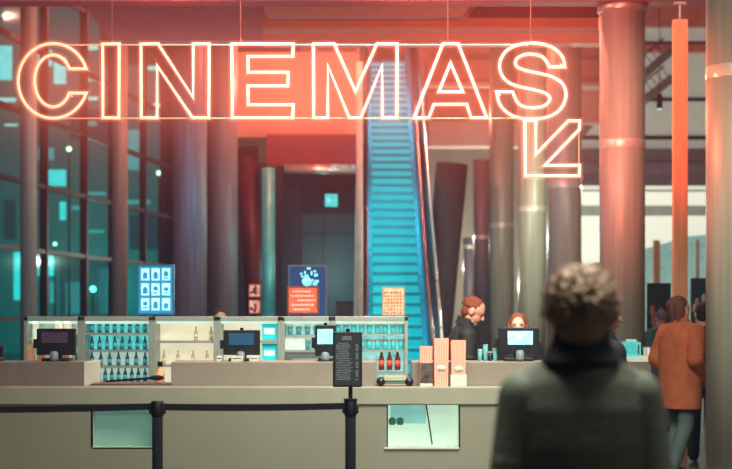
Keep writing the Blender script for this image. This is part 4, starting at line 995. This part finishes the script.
spot((-1.5, 11.4, 4.0), (-3.1, 25, 7.0), (1, .12, .12), 260, .5, 'neon_glow_light')
area((-4.5, 15, 5.4), (math.radians(60), 0, 0), 3, .8, (.25, .8, .9), 160, 'teal_fill_light')  # unseen teal panel added to fill the left columns
point((2.35, 17.2, 4.2), (1, .30, .15), 110, name='amber_light')
point((-.9, 36.3, 2.6), (.4, 1, 1), 45, name='door_fill_light'); point((X(93, 56), 56.3, Z(289, 56)), (.05, 1, .85), 160, name='street_glow'); point((2.9, 51, 3.5), (1, .95, .75), 380, name='hall_fill_light')  # unseen door and hall lamps added to brighten recess and back wall
area((-.3, 14, 5.5), (math.radians(70), 0, 0), 5, .5, (1, .55, .66), 45, 'soffit_fill_light', 1.6)  # unseen panel added to tint the soffit mauve
# cyan escalator lights
area((.65, 33, 7.2), (math.radians(12), 0, 0), 1.0, 4, (.0, .85, .92), 75, 'escalator_light', 1.0)
area((.65, 38.5, 10.3), (math.radians(12), 0, 0), 1.0, 4, (.0, .85, .92), 75, 'escalator_light', 1.0)
area((.65, 29.0, 4.6), (math.radians(0), 0, 0), 1.0, 2, (.0, .85, .92), 30, 'escalator_light', 1.0)
# neutral / greenish foyer light
area((2.0, 8.3, 5.6), (math.radians(18), 0, 0), 2.4, 1.5, (1.0, .95, .70), 330, 'foyer_light')
area((.6, 4.5, 5.0), (0, 0, 0), 2, .8, (.95, 1, .80), 300, 'foyer_light')
area((3.4, 2.9, 3.7), (math.radians(20), math.radians(25), 0), .8, .8, (.9, 1, .85), 14, 'foyer_light')
point((3.9, 22.6, 2.6), (.9, 1, .75), 60, name='hall_fill_light'); area((3.5, 17, 5.5), (0, 0, 0), 3, 3, (.9, 1, .75), 22, 'hall_fill_light')
point((4.6, 28, 4.0), (.88, 1, .70), 360, name='hall_fill_light'); point((2.2, 28, 2.6), (.85, 1, .75), 220, name='hall_fill_light'); point((2.75, 32.6, 1.9), (.9, 1, .8), 110, name='hall_fill_light'); point((5, 45, 4), (.95, 1, .8), 400, name='hall_fill_light'); point((2.4, 45, 4), (.95, 1, .8), 200, name='hall_fill_light')  # unseen fill points added to brighten the right columns and walls
# teal light on the left columns
point((-1.9, 24.0, 3.3), (.02, .55, .75), 60, name='teal_light'); point((-1.5, 31.0, 2.6), (.2, .8, .8), 30, name='teal_light')
point((2.75, 23.4, 3.4), (.03, .6, .8), 30, name='teal_light')
point((-3.4, 22, 2.6), (.6, .35, .7), 50, name='mauve_light')
area((-2.2, 13.6, 2.6), (math.radians(-20), 0, 0), 5, .3, (.7, 1, .85), 18, 'back_bar_light')
point((1.0, 12.6, 2.6), (1, .95, .8), 12, name='work_light')

# ------------------------------------------------------------------ world: dim ambient and neon bloom painted as an emissive volume
w = bpy.data.worlds.new('world'); bpy.context.scene.world = w; w.use_nodes = True
nt = w.node_tree; n = nt.nodes; l = nt.links; n.clear()
out = n.new('ShaderNodeOutputWorld'); bg = n.new('ShaderNodeBackground'); bg.inputs[0].default_value = (.05, .12, .14, 1); bg.inputs[1].default_value = .25
l.new(bg.outputs[0], out.inputs['Surface'])
BLOOM = True
if BLOOM:
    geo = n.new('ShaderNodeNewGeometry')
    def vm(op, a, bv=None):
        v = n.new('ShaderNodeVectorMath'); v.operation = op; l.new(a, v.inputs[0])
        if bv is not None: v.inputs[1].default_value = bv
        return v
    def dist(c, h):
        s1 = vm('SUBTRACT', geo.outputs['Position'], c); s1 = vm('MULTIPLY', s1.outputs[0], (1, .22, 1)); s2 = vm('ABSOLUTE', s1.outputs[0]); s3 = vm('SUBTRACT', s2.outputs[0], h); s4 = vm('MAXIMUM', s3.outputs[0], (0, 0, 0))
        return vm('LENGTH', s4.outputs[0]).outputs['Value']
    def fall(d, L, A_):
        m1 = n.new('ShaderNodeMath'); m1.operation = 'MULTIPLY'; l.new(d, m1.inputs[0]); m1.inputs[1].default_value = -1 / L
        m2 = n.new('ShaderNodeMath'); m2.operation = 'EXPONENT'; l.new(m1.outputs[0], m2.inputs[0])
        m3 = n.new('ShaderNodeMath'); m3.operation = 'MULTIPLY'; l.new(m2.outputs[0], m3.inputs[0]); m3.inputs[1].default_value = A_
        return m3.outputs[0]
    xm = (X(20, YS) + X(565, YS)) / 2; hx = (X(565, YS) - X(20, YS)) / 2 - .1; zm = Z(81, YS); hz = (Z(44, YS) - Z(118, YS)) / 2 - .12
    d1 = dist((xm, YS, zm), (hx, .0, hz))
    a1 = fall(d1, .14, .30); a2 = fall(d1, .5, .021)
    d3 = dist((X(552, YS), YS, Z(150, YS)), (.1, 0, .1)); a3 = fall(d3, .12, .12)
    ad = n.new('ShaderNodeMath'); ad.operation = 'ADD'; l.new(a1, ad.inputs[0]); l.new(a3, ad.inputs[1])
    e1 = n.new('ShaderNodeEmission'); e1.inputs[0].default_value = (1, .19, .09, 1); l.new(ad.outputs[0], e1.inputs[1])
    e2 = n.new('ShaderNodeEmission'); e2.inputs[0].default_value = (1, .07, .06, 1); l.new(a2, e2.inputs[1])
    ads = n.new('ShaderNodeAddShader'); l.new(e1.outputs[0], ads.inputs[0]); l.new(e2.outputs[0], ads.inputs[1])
    e3 = n.new('ShaderNodeEmission'); e3.inputs[0].default_value = (.15, .6, .9, 1); l.new(fall(dist((0, 28, 4), (6, 6, 4)), 1.0, .0005), e3.inputs[1]); ads2 = n.new('ShaderNodeAddShader'); l.new(ads.outputs[0], ads2.inputs[0]); l.new(e3.outputs[0], ads2.inputs[1]); ads = ads2; l.new(ads.outputs[0], out.inputs['Volume'])  # faint teal emission added to lift the dark tones
    try: w.cycles.volume_step_size = 1.3
    except Exception: pass
    bpy.context.scene.cycles.volume_max_steps = 36

# ------------------------------------------------------------------ camera
cam = bpy.data.cameras.new('camera'); co = bpy.data.objects.new('camera', cam); C.objects.link(co)
co.location = (0, 0, CZ); co.rotation_euler = (PI / 2, 0, 0)
cam.sensor_width = 36; cam.lens = F / 732 * 36; cam.shift_y = (HY - 234.5) / 732; cam.clip_end = 200; cam.clip_start = .1
cam.dof.use_dof = True; cam.dof.focus_distance = 11.5; cam.dof.aperture_fstop = 2.0
bpy.context.scene.camera = co
sc = bpy.context.scene
sc.view_settings.view_transform = 'Standard'; sc.view_settings.look = 'None'
sc.cycles.use_denoising = True
sc.cycles.max_bounces = 4
sc.cycles.use_adaptive_sampling = True; sc.cycles.adaptive_threshold = .05
